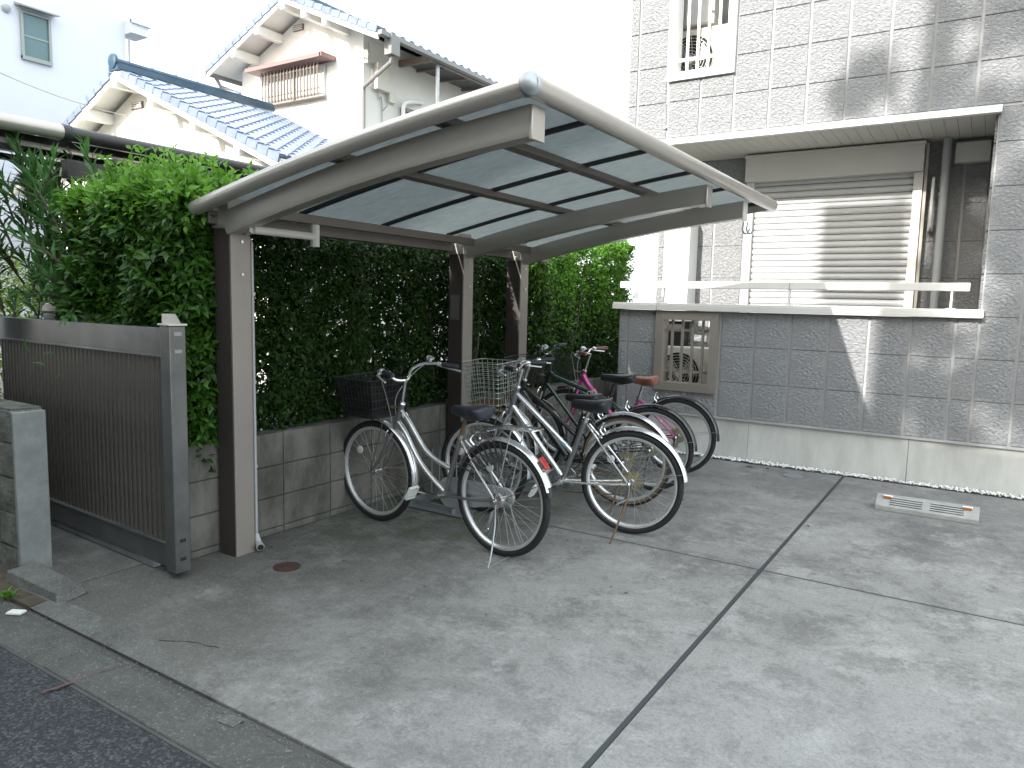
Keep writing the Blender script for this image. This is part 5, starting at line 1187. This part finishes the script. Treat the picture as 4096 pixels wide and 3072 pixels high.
    b.lathe(bb+Vector((0, .068, 0)), (0, 1, 0), [(0, .016), (.014, .016)], 12)
    ck = part('crank', b, M['chrome' if not S.get('blacklever') else 'blackplastic'], t)
    for s_ in (-1, 1):
        a = R(cb)+(0 if s_ > 0 else math.pi); part('pedal', pedal_mesh(bb+Vector((cl*math.cos(a), s_*.13, cl*math.sin(a)))), M['whiteplastic' if not S.get('darkpedal') else 'greyplastic'], ck, bevel=.002)
    if S.get('chaincase'):
        b = MB(); pts = []
        for q in range(9): a = R(-90+q*22.5); pts.append((bb.x+.10*math.cos(a), bb.z+.10*math.sin(a)))
        for q in range(7): a = R(90+q*30); pts.append((.0+.055*math.cos(a), WR+.055*math.sin(a)))
        n = len(pts); b.add([(x, -.038, z) for x, z in pts]+[(x, -.062, z) for x, z in pts], [tuple(range(n)), tuple(range(n, 2*n))[::-1]]+[(i, n+i, n+(i+1) % n, (i+1) % n) for i in range(n)]); part('chain_case', b, M['greyplastic'], t, bevel=.004)
    else:
        b = MB(); b.v = []
        rg = ring([(.088, -.045), (.092, -.048), (.088, -.05), (.074, -.05), (.074, -.045)], 36); b.add([(x+bb.x, y, z+bb.z) for x, y, z in rg.v], rg.f)
        for q in range(5): a = q*1.257; b.bar(bb+Vector((0, -.048, 0)), bb+Vector((.078*math.cos(a), -.048, .078*math.sin(a))), .005, .012, up=(0, 1, 0))
        part('chainring', b, M['greypaint'], t)
        b = MB(); b.bar((bb.x, -.048, bb.z+.089), (0, -.045, WR+.038), .006, .007); b.bar((bb.x, -.048, bb.z-.089), (.02, -.045, WR-.10), .006, .007); b.bar((.02, -.045, WR-.10), (-.005, -.045, WR-.03), .006, .006)
        part('chain', b, M['rust'] if S.get('rustchain', True) else M['blackplastic'], t)
        b = MB(); b.lathe((.02, -.04, WR-.10), (0, -1, 0), [(0, .02), (.008, .02)], 12); b.bar((.0, -.055, WR-.01), (.02, -.055, WR-.10), .01, .022, up=(0, 1, 0)); part('derailleur', b, M['galv'], t)
    if S.get('gears') or True:
        b = MB(); b.lathe((0, .055, WR), (0, 1, 0), [(0, .012), (.015, .012), (.018, .006), (.028, .006)], 10); b.lathe((0, -.055, WR), (0, -1, 0), [(0, .012), (.015, .012), (.028, .006)], 10); b.tube([(0, -.07, WR), (0, .07, WR)], .004, 6); part('axle_nuts', b, M['chrome'], t)
    # stand
    if S['stand'] == 'U':
        b = MB(); zl = .006
        b.tube(smooth([(-.005, .068, WR-.02), (-.015, .085, .2), (-.05, .16, .06), (-.075, .215, .012), (-.075, .20, zl), (-.06, .0, zl), (-.06, -.15, zl), (-.05, -.165, .012), (-.03, -.12, .09), (.0, -.068, WR-.02)], 5), .0055, 7); part('kickstand', b, M['galv'], t)
        b = MB(); b.bar((.0, .072, WR-.05), (.035, .085, WR-.17), .02, .012); b.tube([(.01, .08, WR-.06), (.03, .09, WR-.14)], .009, 8); b.bar((.03, .085, WR-.165), (.062, .10, WR-.19), .03, .01); part('stand_lever', b, M['chrome'], t)
    else:
        b = MB(); b.tube([(0, .068, WR-.02), (.0, .09, WR-.10), (S.get('footx', .03), S.get('footy', .27), .006)], [.009, .008, .006], 8); part('kickstand', b, M[S.get('standmat', 'rust')], t)
        b = MB(); b.bar((.0, .07, WR+.0), (.005, .085, WR-.10), .024, .012); b.bar((.0, .085, WR-.09), (.065, .095, WR-.13), .022, .012); part('stand_lever', b, M['chrome'], t)
    # rim brakes
    b = MB(); rbp = Vector((S.get('rbx', .20), 0, WR+.335)); b.tube(smooth([rbp+Vector((.0, .03, .03)), rbp+Vector((0.01, .045, .0)), rbp+Vector((-.01, .034, -.03))], 3), .007, 6); b.tube(smooth([rbp+Vector((.0, -.03, .03)), rbp+Vector((0.01, -.045, .0)), rbp+Vector((-.01, -.034, -.03))], 3), .007, 6); b.tube([rbp+Vector((0, -.034, .03)), rbp+Vector((.0, 0, .042)), rbp+Vector((0, .034, .03))], .007, 6); part('rear_brake', b, M['chrome'], t)
    b = MB(); fbp = cr_+Vector((.03, 0, .0)); b.tube(smooth([fbp+Vector((.0, .028, .02)), fbp+Vector((.01, .042, -.01)), fbp+Vector((.01, .03, -.035))], 3), .007, 6); b.tube(smooth([fbp+Vector((.0, -.028, .02)), fbp+Vector((.01, -.042, -.01)), fbp+Vector((.01, -.03, -.035))], 3), .007, 6); b.tube([fbp+Vector((0, -.032, .02)), fbp+Vector((0, 0, .03)), fbp+Vector((0, .032, .02))], .007, 6); b.xf(T); part('front_brake', b, M['chrome'], t)
    # basket
    if S.get('basket'):
        K = S['basket']; x0, x1, z0, z1, w0, w1 = K['x0'], K['x1'], K['z0'], K['z1'], K['w0'], K['w1']
        def corner(u, v_, tz, rr=.05):          # rounded rectangular ring at height fraction tz
            w_ = w0+(w1-w0)*tz; xa = x0+(K.get('tilt', -.0))*tz-.0; xb = x1+.04*tz; z = z0+(z1-z0)*tz; return xa, xb, w_, z
        def ringpts(tz, dz=0):
            xa, xb, w_, z = corner(0, 0, tz); h = w_/2; rr = .045; P = []
            for cx, cy, a0 in ((xb-rr, h-rr, 0), (xa+rr*.4, h-rr*.4, 90), (xa+rr*.4, -h+rr*.4, 180), (xb-rr, -h+rr, 270)):
                r0 = rr if cx > (xa+xb)/2 else rr*.4
                for q in range(5): a = R(a0+q*22.5); P.append((cx+r0*math.cos(a), cy+r0*math.sin(a), z+dz))
            return P
        b = MB(); wr_ = K.get('wire', .0016); nr = K['rings']
        for q in range(nr+1):
            tz = (q/nr)**K.get('pow', .8); b.tube(ringpts(tz), wr_ if q < nr else .0032, 5 if q == nr else 4, closed=True)
        lo = ringpts(0); hi = ringpts(1); 
        def along(P, s_):
            P = [Vector(p) for p in P]; Ls = [(P[(i+1) % len(P)]-P[i]).length for i in range(len(P))]; tot = sum(Ls); g_ = s_*tot
            for i, q in enumerate(Ls):
                if g_ <= q: return P[i].lerp(P[(i+1) % len(P)], g_/q)
                g_ -= q
            return P[0]
        nv = K['vert']
        for q in range(nv): b.tube([along(lo, q/nv), along(hi, q/nv)], wr_, 4, caps=False)
        xa, xb, w_, z = corner(0, 0, 0)
        b.xf(T); bk = part('front_basket', b, M[K['mat']], t)
        b = MB()
        for q in range(K.get('floor', 12)): yv = -w_/2+w_*(q+.5)/K.get('floor', 12); b.tube([(xa, yv, z), (xb, yv, z)], wr_*1.2, 4, caps=False)
        for q in range(5): xv = xa+(xb-xa)*(q+.5)/5; b.tube([(xv, -w_/2, z-.003), (xv, w_/2, z-.003)], wr_*1.2, 4, caps=False)
        b.xf(T); part('basket_floor', b, M[K.get('floormat', K['mat'])], bk)
        if K.get('solid'):
            b = MB()
            for s0, s1 in ((0, 1),):
                n = 40; A = [along(lo, q/n) for q in range(n)]; Bq = [along(hi, q/n) for q in range(n)]
                b.add(A+Bq, [(q, (q+1) % n, n+(q+1) % n, n+q) for q in range(n)])
            b.xf(T); part('basket_mesh', b, M['meshsheet'], bk)
        b = MB(); b.tube([(xa+.02, .05, z), fa+Vector((0, .058, 0))], .0035, 5); b.tube([(xa+.02, -.05, z), fa+Vector((0, -.058, 0))], .0035, 5); b.bar((hb.x+.0, 0, z+.06), (xa, 0, z+.07), .05, .008); b.xf(T); part('basket_stay', b, M[K.get('staymat', 'rust')], t)
    if S.get('rack'):
        x0, x1, z0, z1 = S['rack']; b = MB()
        for w_ in (.062, .03): b.tube(smooth([(x0, w_*.6, z0), (x0-.06, w_, z0+.012), ((x0+x1)/2, w_, (z0+z1)/2+.008), (x1+.03, w_, z1), (x1, w_*.5, z1), (x1, -w_*.5, z1), (x1+.03, -w_, z1), ((x0+x1)/2, -w_, (z0+z1)/2+.008), (x0-.06, -w_, z0+.012), (x0, -w_*.6, z0)], 3), .004, 6)
        for q in (.3, .65): b.tube([(x0+(x1-x0)*q, -.062, z0+(z1-z0)*q), (x0+(x1-x0)*q, .062, z0+(z1-z0)*q)], .0035, 5)
        for s_ in (-1, 1): b.tube([(x0+(x1-x0)*.62, s_*.062, z0+(z1-z0)*.6), (0, s_*.07, WR)], .0042, 6); b.tube([(x0-.08, s_*.062, z0), (x0+.10, s_*.02, z0-.06)], .0035, 5)
        part('rear_rack', b, M['chrome'], t)
    if S.get('reflector'):
        a = R(S['reflector']); c = Vector((.378*math.cos(a), 0, WR+.378*math.sin(a))); d = Vector((math.cos(a), 0, math.sin(a)))
        b = MB(); b.bar(c-Vector((0, .018, 0)), c+Vector((0, .018, 0)), .03, .055, up=(-math.sin(a), 0, math.cos(a))); part('reflector_mount', b, M['chrome'], t, bevel=.004)
        b = MB(); c2 = c+d*.018; b.bar(c2-Vector((0, .022, 0)), c2+Vector((0, .022, 0)), .014, .082, up=(-math.sin(a), 0, math.cos(a))); part('reflector', b, M['redlens'], t, bevel=.005)
    if S.get('tail'):
        x, z = S['tail']; b = MB(); b.bar((x, 0, z-.02), (x, 0, z+.02), .03, .02); part('reflector', b, M['redlens'], t, bevel=.004)
    if S.get('skirt'):
        for s_ in (-1, 1):
            b = MB(); c0 = (.0, s_*.045, WR)
            for q in range(9):
                a = R(28+q*8); b.bar((.35*math.cos(a), s_*.04, WR+.35*math.sin(a)), (.21*math.cos(a+.2), s_*.05, WR+.21*math.sin(a+.2)), .001, .016, up=(0, 1, 0))
            for r_ in (.22, .28, .34): b.tube([(r_*math.cos(R(a)), s_*.046, WR+r_*math.sin(R(a))) for a in range(28, 95, 6)], .0016, 4)
            part('coat_guard', b, M['mesh'], t)
    for (x, z, sz_, dx, mm, nm) in S.get('stickers', []):
        a = R(dx); b = MB(); b.bar((x-sz_*math.cos(a), .0, z-sz_*math.sin(a)), (x+sz_*math.cos(a), .0, z+sz_*math.sin(a)), .035, .018); part(nm, b, M[mm], t)
    for (txt, x, z, size, dx, y, mm) in S.get('text', []):
        cu = bpy.data.curves.new('t', 'FONT'); cu.body = txt; cu.size = size; cu.extrude = .0006; cu.align_x = 'CENTER'; cu.align_y = 'CENTER'
        to = bpy.data.objects.new('x', cu); C.objects.link(to); me = bpy.data.meshes.new_from_object(to.evaluated_get(bpy.context.evaluated_depsgraph_get())); bpy.data.objects.remove(to)
        me.materials.clear(); me.materials.append(M[mm]); o = L('frame_lettering', me, t); o.location = (x, y, z)
        o.rotation_euler = Euler((R(90), 0, R(180))); o.rotation_euler = (Matrix.Rotation(R(dx), 3, 'Y') @ Euler((R(90), 0, R(180))).to_matrix()).to_euler()
    return t
def meshsheet():
    m_ = bpy.data.materials.new('perforated dark mesh'); m_.use_nodes = True; n = m_.node_tree.nodes; l = m_.node_tree.links; b = n['Principled BSDF']
    b.inputs['Base Color'].default_value = (.008, .008, .009, 1); b.inputs['Roughness'].default_value = .6; b.inputs['Specular IOR Level'].default_value = .2; b.inputs['Alpha'].default_value = .6; return m_
M['meshsheet'] = meshsheet()
bar_high = [(0, 0, 0), (.03, .06, .008), (.05, .12, .06), (.02, .20, .09), (-.06, .265, .088), (-.19, .30, .075)]
bar_flat = [(0, 0, 0), (.01, .07, .005), (.02, .14, .022), (-.01, .21, .03), (-.10, .275, .03)]
bar_mtb = [(0, 0, 0), (.01, .08, .01), (.0, .15, .05), (-.02, .22, .058), (-.05, .31, .06)]
bicycle(dict(label='silver step through bicycle with dark basket and rear carrier, nearest the viewer', pose=(-2.322, 3.554, 175.4, 1.0), paint='greypaint', tubepaint='silver', headpaint='greypaint', seatpaint='greypaint', sspaint='silver', staypaint='greypaint',
    hb=(.895, .655), ht=(.835, .815), bb=(.450, .295), st=(.322, .684),
    frame=[([(.845, .79), (.772, .722), (.697, .633), (.625, .556), (.534, .503), (.40, .462)], .0155), ([(.875, .715), (.802, .642), (.739, .551), (.666, .463), (.575, .386), (.455, .309)], .0165)],
    fender='silver', rf=(22, 163), flap=True, ff=(88, 196), saddle=(.395, .115, .865), saddlemat='saddle_navy', stem=(.803, .972), bar=bar_high, grip='greygrip', bell=(-1, -.02, .215, .118), post='rust',
    crank=2, chaincase=True, stand='U', basket=dict(x0=.93, x1=1.24, z0=.735, z1=.985, w0=.31, w1=.39, rings=5, vert=44, wire=.0014, mat='blackwire', solid=True, floormat='blackwire'), rack=(.14, -.26, .755, .79), reflector=139, skirt=True, fstay='rust',
    stickers=[(.806, .758, .012, 45, 'paper', 'sticker')], steer=2))
bicycle(dict(label='silver straight tubed bicycle with empty zinc wire basket and black saddle, second from the front', pose=(-1.878, 4.415, 188.5, 1.0), paint='greypaint', tubepaint='silver', sspaint='chrome', staypaint='silver',
    hb=(.872, .755), ht=(.828, .905), bb=(.478, .300), st=(.325, .735),
    frame=[([(.832, .875), (.412, .505)], .0165), ([(.862, .790), (.487, .335)], .0195)], fender='silver', rf=(25, 172), ff=(78, 190), saddle=(.425, .165, .862), saddlemat='saddle_black', stem=(.80, 1.03), stemfwd=.03, bar=bar_flat, grip='greygrip', bell=(-1, .015, .10, .045),
    crank=-20, gears=True, stand='S', footx=.05, footy=.27, basket=dict(x0=.90, x1=1.15, z0=.80, z1=1.085, w0=.29, w1=.335, rings=9, vert=30, wire=.0022, mat='wire', floormat='rust', floor=13), staypost='', wrot=.3,
    stickers=[(.47, .556, .014, 41, 'cyan', 'sticker')], text=[('SUN', .745, .655, .03, 50, .0205, 'blackplastic')]))
bicycle(dict(label='black framed bicycle with silver mudguards and tan walled tyres, middle of the row', pose=(-2.187, 5.02, 186.9, 2.0), paint='blackpaint', hb=(.885, .745), ht=(.84, .885), bb=(.46, .295), st=(.33, .70),
    frame=[([(.87, .80), (.47, .33)], .027), ([(.85, .85), (.40, .50)], .016)], fender='silver', rf=(25, 168), ff=(78, 185), tan=True, saddle=(.485, .205, .815), saddlemat='saddle_black', sporty=True, stem=(.80, 1.0), bar=bar_flat, grip='greygrip', blacklever=False,
    crank=-35, gears=True, stand='S', footx=.03, footy=.25, reflector=None, wrot=.7))
bicycle(dict(label='dark green and black bicycle with black handlebar and basket, second from the far end', pose=(-2.213, 5.575, 190, 2.0), paint='blackpaint', tubepaint='greenpaint', headpaint='blackpaint', sspaint='greenpaint', hb=(.925, .785), ht=(.872, .905), bb=(.47, .295), st=(.35, .735),
    frame=[([(.862, .895), (.362, .715)], .0175), ([(.90, .82), (.48, .31)], .018)], fender='blackpaint', rf=(25, 172), flap=True, ff=(75, 185), saddle=(.43, .15, .93), saddlemat='saddle_black', sporty=True, stem=(.868, 1.06), stemfwd=.03, stemmat='blackpaint', bar=bar_mtb, barmat='blackpaint', grip='greygrip', blacklever=True, post='blackpaint',
    crank=140, gears=True, stand='S', footx=.02, footy=.24, standmat='blackpaint', bell=(1, .0, .09, .06), basket=dict(x0=.98, x1=1.2, z0=.83, z1=1.04, w0=.28, w1=.36, rings=12, vert=56, wire=.0013, mat='blackwire', floormat='blackwire'), tail=(.285, .82), darkpedal=False,
    text=[('OES', .50, .775, .05, 20, .0185, 'whiteplastic')], wrot=.2))
bicycle(dict(label='magenta bicycle with brown saddle and brown grips, farthest from the viewer', pose=(-2.252, 6.301, 185, 3.0), paint='pinkpaint', hb=(.945, .735), ht=(.905, .865), bb=(.47, .285), st=(.365, .665),
    frame=[([(.915, .835), (.86, .745), (.758, .632), (.66, .515), (.49, .31)], .027)], fender='blackpaint', rf=(25, 176), flap=True, ff=(75, 185), saddle=(.455, .20, .855), saddlemat='saddle_brown', stem=(.85, 1.03), stemfwd=.03, bar=bar_flat, grip='brownrubber', bell=(1, .0, .10, .045),
    crank=70, gears=True, stand='S', footx=.02, footy=.22, basket=dict(x0=1.0, x1=1.22, z0=.80, z1=1.01, w0=.28, w1=.34, rings=12, vert=50, wire=.0013, mat='blackwire', floormat='blackwire'), stickers=[(.895, .79, .016, 55, 'paper', 'sticker')], wrot=.5))
